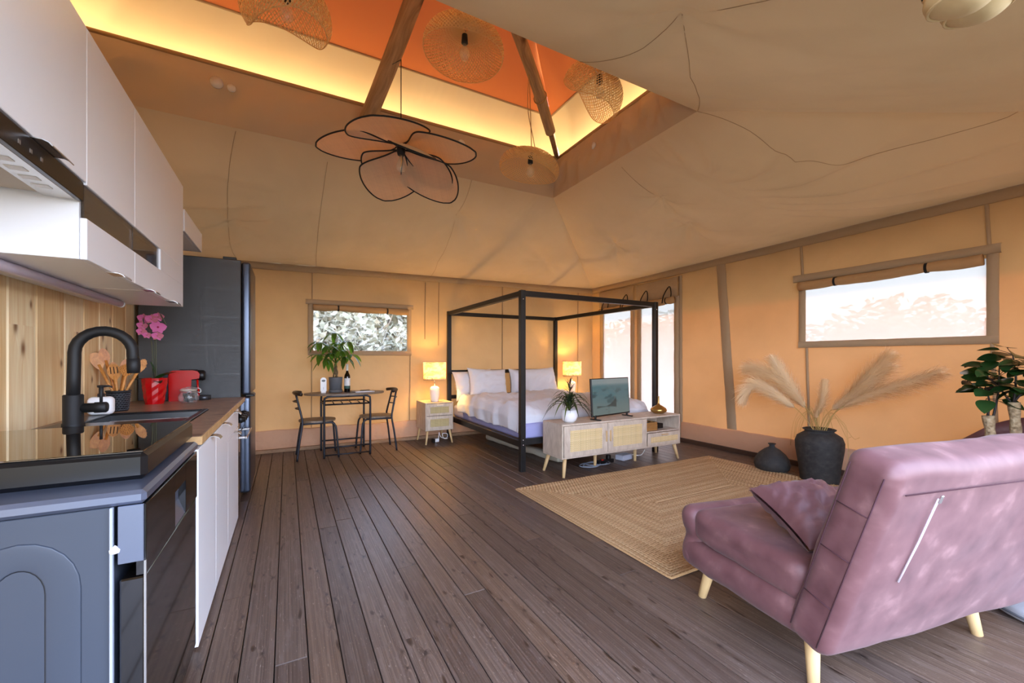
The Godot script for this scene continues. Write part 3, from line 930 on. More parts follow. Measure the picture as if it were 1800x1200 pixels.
	part("pressed_rib", em, grey, dw, Transform3D(Basis.from_scale(Vector3(1, 1, 1)), Vector3(0, 0, 0.0)))
	part("side_edge", cb(-0.411, -0.404, 0.03, 0.856, -1.460, -1.474), mat(Color(0.62, 0.64, 0.70), 0.4), dw)
	part("hinge_cap", lt([Vector2(0, -0.01), Vector2(0.011, -0.008), Vector2(0.012, 0.0), Vector2(0.0, 0.012)], 12, Vector3(-0.40, 0.745, -1.463)), M.white, dw)
	var lid := MB.new()
	lid.box(Vector3(-0.705, 0.8775, -1.8275), Vector3(0.74, 0.037, 0.745), 0.010)
	part("top_plate", lid, steelblue, dw)
	var door := MB.new()
	door.box(Vector3(-0.366, 0.35, -1.8275), Vector3(0.052, 0.62, 0.725), 0.004)
	part("door", door, glossblack, dw)
	var cp := MB.new()
	for q in [[0.664, 0.855, -1.468, -1.80], [0.664, 0.855, -1.97, -2.188], [0.79, 0.855, -1.80, -1.97], [0.664, 0.668, -1.80, -1.97]]:
		cp.box(Vector3(-0.348, (q[0] + q[1]) / 2, (q[2] + q[3]) / 2), Vector3(0.022, q[1] - q[0], q[2] - q[3]), 0.001)
	part("control_panel", cp, glossblack, dw)
	var rec := MB.new()
	rec.quad(Vector3(-0.34, 0.668, -1.80), Vector3(-0.34, 0.668, -1.97), Vector3(-0.36, 0.725, -1.97), Vector3(-0.36, 0.725, -1.80))
	rec.quad(Vector3(-0.36, 0.725, -1.80), Vector3(-0.36, 0.725, -1.97), Vector3(-0.358, 0.79, -1.97), Vector3(-0.358, 0.79, -1.80))
	part("handle_recess", rec, steelblue, dw)
	part("side_plate", cb(-0.394, -0.341, 0.704, 0.857, -1.4605, -1.468, 0.001), steelblue, dw)
	part("trim_edge", cb(-0.3415, -0.3355, 0.03, 0.704, -1.4615, -1.4665, 0.001), M.chrome, dw)
	part("button", lt([Vector2(0, 0.004), Vector2(0.008, 0.003), Vector2(0.009, 0)], 12), M.chrome, dw, Transform3D(Basis(Vector3.FORWARD, -PI / 2), Vector3(-0.337, 0.735, -1.62)))
	# low black glass-topped unit lying on the dishwasher
	var hob := thing("hob", "low black box with a mirror glass top lying over the dishwasher", "hob")
	part("casing", cb(-1.085, -0.362, 0.8965, 0.977, -1.578, -2.262, 0.014), mat(Color(0.045, 0.04, 0.042), 0.3), hob)
	var mir := mat(Color(0.60, 0.57, 0.54), 0.015, 1.0)
	part("glass_top", cb(-1.075, -0.37, 0.976, 0.980, -1.585, -2.255, 0.0015), mir, hob)
	# fridge
	var fr := thing("fridge", "tall black fridge-freezer at the end of the kitchen counter", "fridge")
	var fb := bumped(tri(mat(Color(0.04, 0.043, 0.052), 0.30), 4.0), nbump(71, 0.16, 3.0, 512, 2), 0.8)
	fb.metallic_specular = 0.75
	part("body", cb(-1.07, -0.362, 0.03, 2.125, -4.42, -5.10, 0.006), fb, fr)
	var fd := mat(Color(0.33, 0.36, 0.42), 0.30, 0.85)
	for q in [[0.92, 2.115, "upper_door"], [0.04, 0.905, "lower_door"]]:
		var m := MB.new()
		m.smooth(true)
		m.soft(Vector3(0.068, q[1] - q[0], 0.675), 0.022, 2)
		var d := part(q[2], m, fd, fr, Transform3D(Basis.IDENTITY, Vector3(-0.325, (q[0] + q[1]) / 2, -4.758)))
	part("handle", cb(-0.33, -0.262, 0.905, 0.921, -4.44, -4.60, 0.004), M.black, fr)
	part("hinge_cover", cb(-0.50, -0.40, 2.125, 2.150, -4.44, -4.50, 0.004), M.black, fr)
	for z in [-4.47, -5.05]: part("foot", tb([Vector3(-0.42, 0.0, z), Vector3(-0.42, 0.035, z)], 0.02), M.black, fr)
	# wall cabinets
	var up := thing("wall_cabinet", "white wall cabinet with a smoked glass strip in its lift-up doors, above the tap", "cabinet")
	carcass(up, -1.095, -0.670, 1.613, 2.467, -2.09, -3.70, M.white)
	var gl := mat(Color(0.30, 0.27, 0.24, 0.45), 0.04)
	gl.transparency = BaseMaterial3D.TRANSPARENCY_ALPHA
	for q in [[-2.092, -2.637, -2.40], [-2.642, -3.70, -2.88]]:
		var d := MB.new()
		d.box(Vector3(-0.659, 2.177, (q[0] + q[1]) / 2), Vector3(0.020, 0.58, q[0] - q[1]), 0.002)
		d.box(Vector3(-0.659, 1.689, (q[0] + q[1]) / 2), Vector3(0.020, 0.152, q[0] - q[1]), 0.002)
		if q[1] < -3.5: d.box(Vector3(-0.659, 1.826, -3.4025), Vector3(0.020, 0.124, 0.595), 0.002)
		var o := part("door", d, M.white, up)
		var ze: float = max(q[1], -3.105)
		part("glass_strip", cb(-0.664, -0.658, 1.765, 1.887, q[0] - 0.004, ze + 0.004, 0.0), gl, o)
		pull(o, Vector3(-0.652, 1.611, q[2]), 0.09)
		if q[1] < -3.5: pull(o, Vector3(-0.652, 1.611, -3.38), 0.09)
	part("shelf", cb(-1.07, -0.70, 1.895, 1.905, -2.11, -3.68), M.white, up)
	part("bottom_seam", cb(-1.06, -0.66, 1.6115, 1.6135, -2.90, -2.906, 0.0), mat(Color(0.97, 0.94, 0.90), 0.4), up)
	var hc := thing("hood_cabinet", "white wall cabinet above the extractor hood, nearest the viewer", "cabinet")
	part("body", cb(-1.095, -0.670, 1.895, 2.467, -1.05, -2.086), M.white, hc)
	var hdn := part("door", cb(-0.668, -0.649, 1.895, 2.467, -1.05, -2.088), M.white, hc)
	pull(hdn, Vector3(-0.652, 1.893, -1.80), 0.14)
	var ho := thing("extractor_hood", "slim extractor hood with dark front and steel grease filter under the cabinet", "hood")
	part("front", cb(-0.672, -0.655, 1.822, 1.892, -1.05, -2.083), mat(Color(0.09, 0.065, 0.05), 0.3), ho)
	var fm := bumped(tri(mat(Color(0.72, 0.66, 0.58), 0.45, 0.5), 20.0), nbump(73, 0.2, 4.0, 256, 1), 1.0)
	part("filter", cb(-1.05, -0.76, 1.83, 1.845, -1.05, -2.06), fm, ho)
	part("filter_rim", cb(-0.76, -0.674, 1.825, 1.85, -1.05, -2.08), M.chrome, ho)
	part("casing", cb(-1.09, -0.676, 1.851, 1.893, -1.05, -2.08), M.chrome, ho)
	for k in 7:
		part("switch_mark", cb(-0.742, -0.70, 1.8235, 1.8262, -1.50 - k * 0.075, -1.535 - k * 0.075, 0.0), mat(Color(0.85, 0.84, 0.82), 0.4), ho)
	for k in 3:
		part("button", cb(-0.6555, -0.6535, 1.845, 1.857, -1.66 - k * 0.06, -1.672 - k * 0.06, 0.0), mat(Color(0.45, 0.40, 0.36), 0.4), ho)
	var of := thing("top_cabinet", "small white cabinet box fixed above the black fridge", "cabinet")
	part("body", cb(-1.095, -0.672, 2.166, 2.325, -3.76, -4.445), M.white, of)
	part("door", cb(-0.670, -0.650, 2.166, 2.325, -3.76, -4.447), M.white, of)
	var tu := thing("tube_lamp", "switched-off under-cabinet tube lamp along the pine wall", "lamp")
	var tm := mat(Color(0.80, 0.76, 0.83), 0.3)
	part("tube", tb([Vector3(-0.925, 1.592, -1.05), Vector3(-0.925, 1.592, -3.47)], 0.021, 14), tm, tu)
	part("end_cap", tb([Vector3(-0.925, 1.592, -3.465), Vector3(-0.925, 1.592, -3.49)], 0.0225, 14), M.white, tu)
	for k in 3:
		var w := thing("wine_glass", ["wine glass hanging upside down behind the smoked glass strip, nearest the hood", "middle wine glass of the three hanging behind the smoked glass strip", "wine glass hanging behind the smoked strip, nearest the fridge"][k], "glass", Vector3(-0.80 - 0.04 * (k % 2), 1.893, -2.22 - 0.14 * k), 0.0, "wine glasses in the wall cabinet")
		part("bowl", lt([Vector2(0.032, -0.125), Vector2(0.040, -0.095), Vector2(0.036, -0.07), Vector2(0.012, -0.055), Vector2(0.004, -0.05)], 20), M.clear, w)
		part("stem", lt([Vector2(0.004, -0.052), Vector2(0.004, -0.006), Vector2(0.034, -0.002), Vector2(0.0, 0.0)], 16), M.clear, w)
func leaf_mesh(l: float, w: float, droop: float, fold: float, tip := 0.9, nl := 8, ripple := 0.0) -> ArrayMesh:   # grows along +z, top side +y
	var b := MB.new()
	b.smooth(true)
	b.grid(4, nl, func(s: float, t: float) -> Vector3:
		var k := (s - 0.5) * 2.0
		var ww: float = w * 0.5 * pow(sin(PI * pow(clampf(t, 0.001, 1.0), tip)), 0.75)
		return Vector3(k * ww, -droop * t * t * l + fold * absf(k) * ww + ripple * sin(t * 20.0) * k * ww, t * l))
	return b.mesh()

func make_counter_things() -> void:
	var sp := thing("soap_dispenser", "white rounded soap dispenser with dark pump behind the tap", "dispenser", Vector3(-0.98, 0.912, -3.36))
	var sb := MB.new()
	sb.smooth(true)
	sb.soft(Vector3(0.118, 0.108, 0.07), 0.026, 3)
	part("bottle", sb, M.white, sp, Transform3D(Basis.IDENTITY, Vector3(0, 0.054, 0)))
	var pm := part("pump", lt([Vector2(0.0, 0.106), Vector2(0.017, 0.106), Vector2(0.017, 0.125), Vector2(0.011, 0.128), Vector2(0.011, 0.162), Vector2(0.018, 0.164), Vector2(0.018, 0.176), Vector2(0.0, 0.178)], 18), mat(Color(0.20, 0.20, 0.22), 0.4, 0.5), sp)
	part("nozzle", tb([Vector3(0, 0.170, 0), Vector3(0.035, 0.171, 0), Vector3(0.05, 0.163, 0)], [0.007, 0.006, 0.005]), mat(Color(0.20, 0.20, 0.22), 0.4, 0.5), pm)
	# woven utensil pot and the tools standing in it
	var C := Vector3(-0.972, 0.905, -3.62)
	var up := thing("utensil_pot", "dark grey woven-look pot holding wooden cooking tools", "pot", C)
	var potm := mat(Color(0.24, 0.25, 0.28), 0.5)
	part("pot", lt([Vector2(0.0, 0.0), Vector2(0.048, 0.0), Vector2(0.060, 0.125), Vector2(0.064, 0.128), Vector2(0.064, 0.135), Vector2(0.056, 0.135), Vector2(0.044, 0.01), Vector2(0.0, 0.01)], 36), mat(Color(0.13, 0.135, 0.15), 0.6), up)
	var wv := MB.new()
	for j in 9:
		for i in 22:
			var a := TAU * (i + 0.5 * (j % 2)) / 22.0
			var y := 0.012 + j * 0.0125
			var r := 0.0495 + 0.012 * y / 0.125
			for s in [-1.0, 1.0]:
				var bb := Basis(Vector3.UP, -a) * Basis(Vector3.RIGHT, s * 0.6)
				wv.box(Vector3(cos(a + s * 0.06) * r, y, sin(a + s * 0.06) * r), Vector3(0.003, 0.005, 0.011), 0.001, bb)
	part("weave", wv, potm, up)
	var tw := []
	for i in 3:
		var m := mat([Color(1, 0.95, 0.85), Color(0.95, 0.84, 0.68), Color(1.0, 0.92, 0.78)][i], 0.45)
		m.albedo_texture = wood(96, 384, Color(0.62, 0.40, 0.19), Color(0.90, 0.67, 0.38), 610 + i, 5.0, 3.0)
		tri(m, 6.0)
		tw.append(m)
	var tools := [
		["wooden_spatula", "plain wooden spatula leaning furthest left in the utensil pot", "spatula", Vector3(-0.115, 0.37, 0.02), 0.058, 0],
		["wooden_spatula", "pale wooden turner standing just right of the leftmost spatula", "spatula", Vector3(-0.075, 0.40, 0.01), 0.052, 1],
		["wooden_spoon", "solid wooden spoon upright at the back of the utensil pot", "spoon", Vector3(-0.035, 0.31, -0.03), 0.052, 2],
		["slotted_spatula", "wooden spatula with three slots in the middle of the utensil pot", "spatula", Vector3(-0.012, 0.30, 0.05), 0.068, 3],
		["wooden_spoon", "wooden spoon tucked behind the perforated skimmer", "spoon", Vector3(0.035, 0.33, -0.02), 0.056, 2],
		["wooden_skimmer", "round wooden skimmer with a ring of holes in the utensil pot", "skimmer", Vector3(0.06, 0.30, 0.05), 0.074, 4],
		["pasta_fork", "toothed wooden pasta fork leaning right out of the utensil pot", "fork", Vector3(0.13, 0.33, 0.0), 0.05, 5],
	]
	for i in tools.size():
		var q: Array = tools[i]
		var foot := C + Vector3(q[3].x * -0.12, 0.014, q[3].z * -0.3)
		var dir: Vector3 = (C + q[3] - foot)
		var o := thing(q[0], q[1], q[2], foot, 0.0, "wooden cooking tools in the pot")
		var l := dir.length()
		var xf := aim(Vector3.ZERO, dir, Vector3(0.3, 0.2, 1.0))
		part("handle", tb([Vector3(0, 0, 0), Vector3(0, 0, l * 0.35), Vector3(0, 0, l - 0.07)], [0.0065, 0.0075, 0.009], 10), tw[i % 3], o, xf)
		var w: float = q[4]
		var hl := 0.115 if q[5] != 4 else 0.085
		var out := PackedVector2Array()
		for k in 25:
			var a := TAU * k / 24.0
			var x := cos(a)
			var y := sin(a)
			var ww: float = w * 0.5 * (1.0 if y > 0 else lerp(0.35, 1.0, pow(1.0 + y, 0.7)))
			if q[5] == 0: out.append(Vector2(signf(x) * pow(absf(x), 0.6) * ww, pow(absf(y), 0.7) * signf(y) * hl / 2))
			else: out.append(Vector2(x * ww, y * hl / 2))
		var bxf := xf * Transform3D(Basis(Vector3.RIGHT, PI / 2), Vector3(0, 0, l - hl * 0.42))
		var b := MB.new()
		if q[5] == 3:
			var cs := CSGCombiner3D.new()
			b.prism(out, 0.008, bxf)
			cs.free()
		else: b.prism(out, 0.009, bxf)
		var hd := part("head", b, tw[i % 3], o)
		var hole := mat(Color(0.16, 0.08, 0.04), 0.8)
		if q[5] == 3:
			for k in 3:
				part("slot", bx(Vector3((k - 1) * 0.016, 0.016, 0.0), Vector3(0.007, 0.048, 0.0098), 0.002), hole, hd, bxf)
		if q[5] == 4:
			var hs := MB.new()
			for rr in [[0.012, 6], [0.022, 12], [0.031, 16]]:
				for k in rr[1]:
					var a: float = TAU * k / rr[1]
					hs.tube([Vector3(cos(a) * rr[0], sin(a) * rr[0], -0.0051), Vector3(cos(a) * rr[0], sin(a) * rr[0], 0.0051)], 0.0022, 6)
			tag(part("holes", hs, hole, hd, bxf), "", "", "", "stuff")
		if q[5] == 5:
			for k in 7:
				var a := PI * (k + 0.5) / 7.0
				part("tooth", tb([Vector3(cos(a) * 0.024, sin(a) * 0.05, 0.0), Vector3(cos(a) * 0.026, sin(a) * 0.054, 0.022)], [0.004, 0.003], 6), tw[i % 3], hd, bxf)
	# orchid
	var P := Vector3(-0.885, 0.905, -4.06)
	var orc := thing("potted_orchid", "pink moth orchid in a faceted glossy red pot before the black fridge", "plant", P)
	var red := mat(Color(0.72, 0.02, 0.05), 0.22)
	var fp := MB.new()
	for j in 6:
		for i in 12:
			var at := func(ii: int, jj: int) -> Vector3:
				var y := jj / 6.0 * 0.185
				var r: float = lerp(0.056, 0.078, jj / 6.0) + (0.004 if (ii + jj) % 2 and jj > 0 and jj < 6 else 0.0)
				var a := TAU * ii / 12.0
				return Vector3(cos(a) * r, y, -sin(a) * r)
			var p0: Vector3 = at.call(i, j)
			var p1: Vector3 = at.call(i + 1, j)
			var p2: Vector3 = at.call(i + 1, j + 1)
			var p3: Vector3 = at.call(i, j + 1)
			fp.tri(p0, p1, p2)
			fp.tri(p0, p2, p3)
	fp.lathe([Vector2(0.078, 0.185), Vector2(0.079, 0.195), Vector2(0.072, 0.195), Vector2(0.066, 0.16), Vector2(0.0, 0.16)], 24)
	fp.lathe([Vector2(0.0, 0.0), Vector2(0.056, 0.0)], 12)
	part("pot", fp, red, orc)
	part("soil", lt([Vector2(0.069, 0.165), Vector2(0.04, 0.172), Vector2(0.0, 0.174)], 20), M.dirt, orc)
	var green := mat(Color(0.16, 0.30, 0.13), 0.35)
	var dull := mat(Color(0.20, 0.21, 0.16), 0.5)
	for q in [[Vector3(0.12, 0.10, 0.05), 0.17, 0.085, green], [Vector3(0.02, 0.22, 0.03), 0.15, 0.08, green], [Vector3(-0.13, 0.05, 0.06), 0.14, 0.07, dull], [Vector3(0.06, 0.02, 0.12), 0.13, 0.06, dull]]:
		put("leaf", leaf_mesh(q[1], q[2], 0.25, 0.25), q[3], orc, aim(Vector3(0, 0.172, 0), q[0]))
	var stake := mat(Color(0.33, 0.34, 0.26), 0.6)
	var s1 := curve([Vector3(-0.01, 0.17, 0), Vector3(-0.014, 0.42, 0.0), Vector3(-0.03, 0.60, 0.02), Vector3(-0.06, 0.67, 0.03), Vector3(-0.05, 0.60, 0.05)], 16)
	var s2 := curve([Vector3(0.012, 0.17, 0.01), Vector3(0.012, 0.42, 0.01), Vector3(0.012, 0.62, 0.02), Vector3(0.04, 0.68, 0.04), Vector3(0.08, 0.60, 0.06)], 16)
	part("stem", tb(s1, 0.004, 6), stake, orc)
	part("stem", tb(s2, 0.004, 6), stake, orc)
	part("stake", tb([Vector3(0.0, 0.17, 0.0), Vector3(0.0, 0.65, 0.0)], 0.003, 6), stake, orc)
	var pk := mat(Color(0.80, 0.36, 0.60), 0.55)
	pk.backlight_enabled = true
	pk.backlight = Color(0.4, 0.2, 0.3)
	var pk2 := mat(Color(0.72, 0.36, 0.44), 0.55)
	var side := leaf_mesh(0.048, 0.056, 0.1, 0.12, 0.75)
	var thin := leaf_mesh(0.044, 0.030, 0.1, 0.1, 0.8)
	for q in [[Vector3(0.036, 0.575, 0.07), 1.1, 0], [Vector3(-0.006, 0.635, 0.05), 0.9, 1], [Vector3(0.03, 0.655, 0.04), 0.8, 1], [Vector3(-0.055, 0.64, 0.04), 0.85, 1], [Vector3(-0.06, 0.585, 0.05), 0.75, 1], [Vector3(-0.062, 0.54, 0.06), 0.7, 1], [Vector3(0.03, 0.51, 0.06), 0.8, 1], [Vector3(-0.03, 0.515, 0.06), 0.6, 1]]:
		var fl := MeshInstance3D.new()
		fl.name = "flower"
		var b := MB.new()
		b.smooth(true)
		b.lathe([Vector2(0, -0.006), Vector2(0.007, 0.0), Vector2(0.005, 0.006), Vector2(0, 0.009)], 10)
		fl.mesh = b.mesh()
		fl.material_override = mat(Color(0.62, 0.10, 0.30), 0.5) if q[2] == 0 else pk2
		orc.add_child(fl, true)
		fl.transform = aim(q[0], Vector3(0.35 - q[0].x * 3.0 * q[2], -0.1, 1.0), Vector3.UP, Vector3.ONE * q[1])
		for k in 5:
			var a: float = [0.08, 1.3, 2.5, 3.75, 5.0][k] + PI / 2 - 0.08
			var dirp := Vector3(cos(a), sin(a), 0.12)
			put("petal", side if k in [1, 4] else thin, pk if q[2] == 0 or k % 2 else pk2, fl, aim(Vector3.ZERO, dirp, Vector3(0, 0, 1)))
	# coffee machine
	var cm := thing("coffee_machine", "small red capsule coffee machine beside the black fridge", "coffee machine", Vector3(-0.735, 0.905, -4.26))
	var body := MB.new()
	body.smooth(true)
	var poly := PackedVector2Array([Vector2(-0.095, 0.0), Vector2(0.045, 0.0), Vector2(0.050, 0.17), Vector2(0.10, 0.18), Vector2(0.105, 0.215), Vector2(0.09, 0.238), Vector2(0.06, 0.246), Vector2(-0.07, 0.246), Vector2(-0.09, 0.236), Vector2(-0.097, 0.20)])
	body.smooth(false)
	body.prism(poly, 0.105)
	part("body", body, mat(Color(0.70, 0.03, 0.02), 0.25), cm)
	part("top_lever", cb(-0.03, 0.085, 0.244, 0.252, -0.035, 0.035, 0.003), M.black, cm)
	part("brew_head", tb([Vector3(0.085, 0.205, 0), Vector3(0.125, 0.203, 0), Vector3(0.135, 0.203, 0)], [0.042, 0.042, 0.034], 24), M.black, cm)
	part("drip_tray", lt([Vector2(0, 0), Vector2(0.05, 0.0), Vector2(0.05, 0.035), Vector2(0.045, 0.038), Vector2(0.0, 0.036)], 26, Vector3(0.125, 0, 0)), mat(Color(0.25, 0.26, 0.28), 0.3, 0.6), cm)
	part("stand", cb(0.045, 0.085, 0.0, 0.17, -0.03, 0.03, 0.004), M.black, cm)
	part("arm", tb([Vector3(0.098, 0.036, 0.045), Vector3(0.088, 0.17, 0.045)], 0.007, 8), mat(Color(0.70, 0.03, 0.02), 0.25), cm)
	part("water_tank", cb(-0.130, -0.100, 0.005, 0.225, -0.045, 0.045, 0.006), mat(Color(0.22, 0.23, 0.25), 0.15), cm)
	# preserving jar
	var jr := thing("preserving_jar", "clip-top glass jar of dark capsules in front of the coffee machine", "jar", Vector3(-0.675, 0.905, -4.05))
	part("glass", lt([Vector2(0, 0.0), Vector2(0.048, 0.0), Vector2(0.064, 0.02), Vector2(0.066, 0.05), Vector2(0.052, 0.078), Vector2(0.048, 0.09), Vector2(0.052, 0.096)], 30), M.clear, jr)
	var ld := part("lid", lt([Vector2(0.0, 0.118), Vector2(0.04, 0.115), Vector2(0.054, 0.104), Vector2(0.054, 0.099), Vector2(0.0, 0.099)], 30), M.clear, jr)
	part("seal", lt([Vector2(0.050, 0.094), Vector2(0.055, 0.096), Vector2(0.055, 0.099), Vector2(0.050, 0.1)], 30), mat(Color(0.85, 0.80, 0.72), 0.6), ld)
	var wr := MB.new()
	wr.smooth(true)
	var ring := []
	for i in 33: ring.append(Vector3(cos(TAU * i / 32) * 0.053, 0.086, sin(TAU * i / 32) * 0.053))
	wr.tube(ring, 0.0018, 6)
	for s in [-1.0, 1.0]:
		wr.tube(curve([Vector3(0.05, 0.084, 0.012 * s), Vector3(0.075, 0.075, 0.014 * s), Vector3(0.072, 0.102, 0.012 * s), Vector3(0.05, 0.112, 0.008 * s), Vector3(0.0, 0.121, 0.0), Vector3(-0.055, 0.1, 0.0), Vector3(-0.054, 0.085, 0.0)], 20), 0.0018, 6)
	part("wire_clip", wr, M.chrome, jr)
	var rng := RandomNumberGenerator.new()
	rng.seed = 8
	var cap := lt([Vector2(0, 0), Vector2(0.011, 0.0), Vector2(0.015, 0.016), Vector2(0.019, 0.017), Vector2(0.0, 0.019)], 10).mesh()
	var cols := [mat(Color(0.06, 0.05, 0.05), 0.3, 0.6), mat(Color(0.30, 0.20, 0.12), 0.3, 0.7), mat(Color(0.75, 0.74, 0.72), 0.3, 0.7)]
	for i in 14:
		var a := rng.randf() * TAU
		var rr := rng.randf_range(0.0, 0.036)
		var c := put(numbered("coffee_capsule"), cap, cols[i % 3 if i % 4 else 0], self, Transform3D(Basis.from_euler(Vector3(rng.randf() * 6, rng.randf() * 6, 0)), Vector3(-0.675 + cos(a) * rr, 0.905 + 0.020 + 0.035 * (i / 7), -4.05 + sin(a) * rr)))
		tag(c, "coffee capsule inside the clip-top glass jar", "capsule", "capsules in the jar")
# ================================================================= dining corner
func make_dining() -> void:
	var steel := mat(Color(0.16, 0.17, 0.20), 0.35, 0.6)
	var topm := mat(Color(1, 1, 1), 0.45)
	topm.albedo_texture = wood(128, 512, Color(0.40, 0.33, 0.26), Color(0.58, 0.50, 0.41), 701, 5.0, 5.0)
	tri(topm, 1.6)
	var rail := mat(Color(0.17, 0.12, 0.10), 0.4)
	var tb_ := thing("dining_table", "small oval dining table with dark steel frame under the back window", "table", Vector3(0.68, 0, -5.92))
	var oval := PackedVector2Array()
	for i in 48: oval.append(Vector2(cos(TAU * i / 48) * 0.495, sin(TAU * i / 48) * 0.29))
	var tp := MB.new()
	tp.prism(oval, 0.022, Transform3D(Basis(Vector3.RIGHT, -PI / 2), Vector3(0, 0.788, 0)))
	part("tabletop", tp, topm, tb_)
	for s in [-1.0, 1.0]:
		var z: float = s * 0.258
		for e in [-1.0, 1.0]:
			part("leg", tb(curve([Vector3(0.275 * e, 0.0, z), Vector3(0.275 * e, 0.35, z), Vector3(0.275 * e, 0.70, z), Vector3(0.268 * e, 0.752, z), Vector3(0.225 * e, 0.768, z), Vector3(0.0, 0.768, z)], 22), 0.0135, 10), steel, tb_)
		part("rack_bar", tb([Vector3(-0.275, 0.668, z), Vector3(0.275, 0.668, z)], 0.010, 8), steel, tb_)
		part("stretcher", tb([Vector3(-0.275, 0.13, z), Vector3(0.275, 0.13, z)], 0.010, 8), steel, tb_)
		if s > 0: part("stretcher", tb([Vector3(-0.275, 0.035, z), Vector3(0.275, 0.035, z)], 0.009, 8), steel, tb_)
	for k in 4:
		var x := -0.16 + k * 0.105
		part("rack_rod", tb([Vector3(x, 0.668, 0.258), Vector3(x + 0.02, 0.668, -0.258)], 0.006, 6), steel, tb_)
	for e in [-1.0, 1.0]:
		part("end_bar", tb([Vector3(0.275 * e, 0.668, -0.258), Vector3(0.275 * e, 0.668, 0.258)], 0.008, 8), steel, tb_)
	# chair facing +x
	var ch := thing("dining_chair", "dark steel dining chair with oval wooden seat at the fridge end of the table", "chair", Vector3(0.34, 0, -5.87), 0.0, "chairs at the oval table")
	var seat := PackedVector2Array()
	for i in 40:
		var a := TAU * i / 40
		seat.append(Vector2(signf(cos(a)) * pow(absf(cos(a)), 0.85) * 0.215, signf(sin(a)) * pow(absf(sin(a)), 0.85) * 0.195))
	var sm := MB.new()
	sm.prism(seat, 0.020, Transform3D(Basis(Vector3.RIGHT, -PI / 2), Vector3(0, 0.462, 0)))
	part("seat", sm, topm, ch)
	for s in [-1.0, 1.0]:
		part("rear_post", tb(curve([Vector3(-0.235, 0.0, 0.205 * s), Vector3(-0.205, 0.25, 0.19 * s), Vector3(-0.175, 0.46, 0.17 * s), Vector3(-0.19, 0.55, 0.16 * s), Vector3(-0.245, 0.80, 0.125 * s)], 18), 0.0125, 10), steel, ch)
		part("front_leg", tb(curve([Vector3(0.235, 0.0, 0.20 * s), Vector3(0.215, 0.25, 0.19 * s), Vector3(0.20, 0.39, 0.18 * s), Vector3(0.165, 0.437, 0.175 * s), Vector3(0.10, 0.442, 0.17 * s), Vector3(-0.17, 0.438, 0.165 * s)], 20), 0.0125, 10), steel, ch)
	var tr := curve([Vector3(-0.185, 0.805, 0.20), Vector3(-0.245, 0.815, 0.13), Vector3(-0.265, 0.818, 0.0), Vector3(-0.245, 0.815, -0.13), Vector3(-0.185, 0.805, -0.20)], 20)
	part("top_rail", tb(tr, 0.021, 12), rail, ch)
	for q in [[0.62, -0.20], [0.71, -0.225]]:
		part("back_rung", tb(curve([Vector3(q[1], q[0], 0.145), Vector3(q[1] - 0.05, q[0], 0.0), Vector3(q[1], q[0], -0.145)], 12), 0.008, 8), steel, ch)
	var c2: Node3D = ch.duplicate()
	c2.name = numbered("dining_chair")
	add_child(c2)
	c2.position = Vector3(1.075, 0, -5.92)
	c2.rotation.y = PI
	c2.set_meta("label", "dark steel dining chair with oval wooden seat at the bedside-table end of the dining table")
	# on the table
	var Y := 0.799
	var mo := thing("air_monitor", "white upright pill-shaped gadget with a dark oval on the dining table", "gadget", Vector3(0.415, Y, -5.93))
	var pill := PackedVector2Array()
	for i in 32:
		var a := TAU * i / 32
		pill.append(Vector2(cos(a) * 0.036, sin(a) * 0.036 + (0.165 if sin(a) > 0 else 0.037)))
	var pm := MB.new()
	pm.prism(pill, 0.03)
	part("body", pm, M.white, mo)
	var ov := PackedVector2Array()
	for i in 24: ov.append(Vector2(cos(TAU * i / 24) * 0.023, sin(TAU * i / 24) * 0.015 + 0.158))
	var om := MB.new()
	om.prism(ov, 0.033)
	part("display", om, mat(Color(0.25, 0.26, 0.28), 0.2), mo)
	part("mark", cb(-0.0015, 0.0015, 0.045, 0.075, 0.014, 0.0165, 0.0), mat(Color(0.5, 0.5, 0.52), 0.4), mo)
	part("foot", lt([Vector2(0, 0), Vector2(0.034, 0.0), Vector2(0.03, 0.008), Vector2(0, 0.012)], 20), M.white, mo)
	# money tree
	var mt := thing("money_tree", "leafy green money tree with plaited trunk in a grey pot on the dining table", "plant", Vector3(0.565, Y, -5.96))
	part("pot", lt([Vector2(0, 0.002), Vector2(0.074, 0.002), Vector2(0.0855, 0.195), Vector2(0.0855, 0.2), Vector2(0.079, 0.2), Vector2(0.076, 0.17), Vector2(0, 0.17)], 36), mat(Color(0.36, 0.37, 0.39), 0.55), mt)
	part("saucer", lt([Vector2(0, 0), Vector2(0.080, 0.0), Vector2(0.088, 0.035), Vector2(0.085, 0.035), Vector2(0.076, 0.006)], 36), mat(Color(0.38, 0.39, 0.41), 0.55), mt)
	part("soil", lt([Vector2(0.077, 0.178), Vector2(0.03, 0.184), Vector2(0, 0.185)], 20), M.dirt, mt)
	var bark := tri(mat(Color(0.42, 0.35, 0.25), 0.85), 8.0)
	for k in 3:
		var pts := []
		for i in 15:
			var t := i / 14.0
			var a := TAU * k / 3.0 + t * 5.0
			pts.append(Vector3(cos(a) * 0.026 * (1.15 - t), 0.175 + t * 0.21, sin(a) * 0.026 * (1.15 - t)))
		part("trunk", tb(pts, 0.0115, 8), bark, mt)
	var rng := RandomNumberGenerator.new()
	rng.seed = 21
	var greens := []
	for c in [Color(0.22, 0.36, 0.10), Color(0.13, 0.24, 0.08), Color(0.33, 0.46, 0.14)]:
		var m := mat(c, 0.4)
		m.backlight_enabled = true
		m.backlight = Color(0.35, 0.5, 0.1)
		greens.append(m)
	var lf := [leaf_mesh(1.0, 0.30, 0.45, 0.25, 1.0), leaf_mesh(1.0, 0.34, 0.7, 0.2, 1.0)]
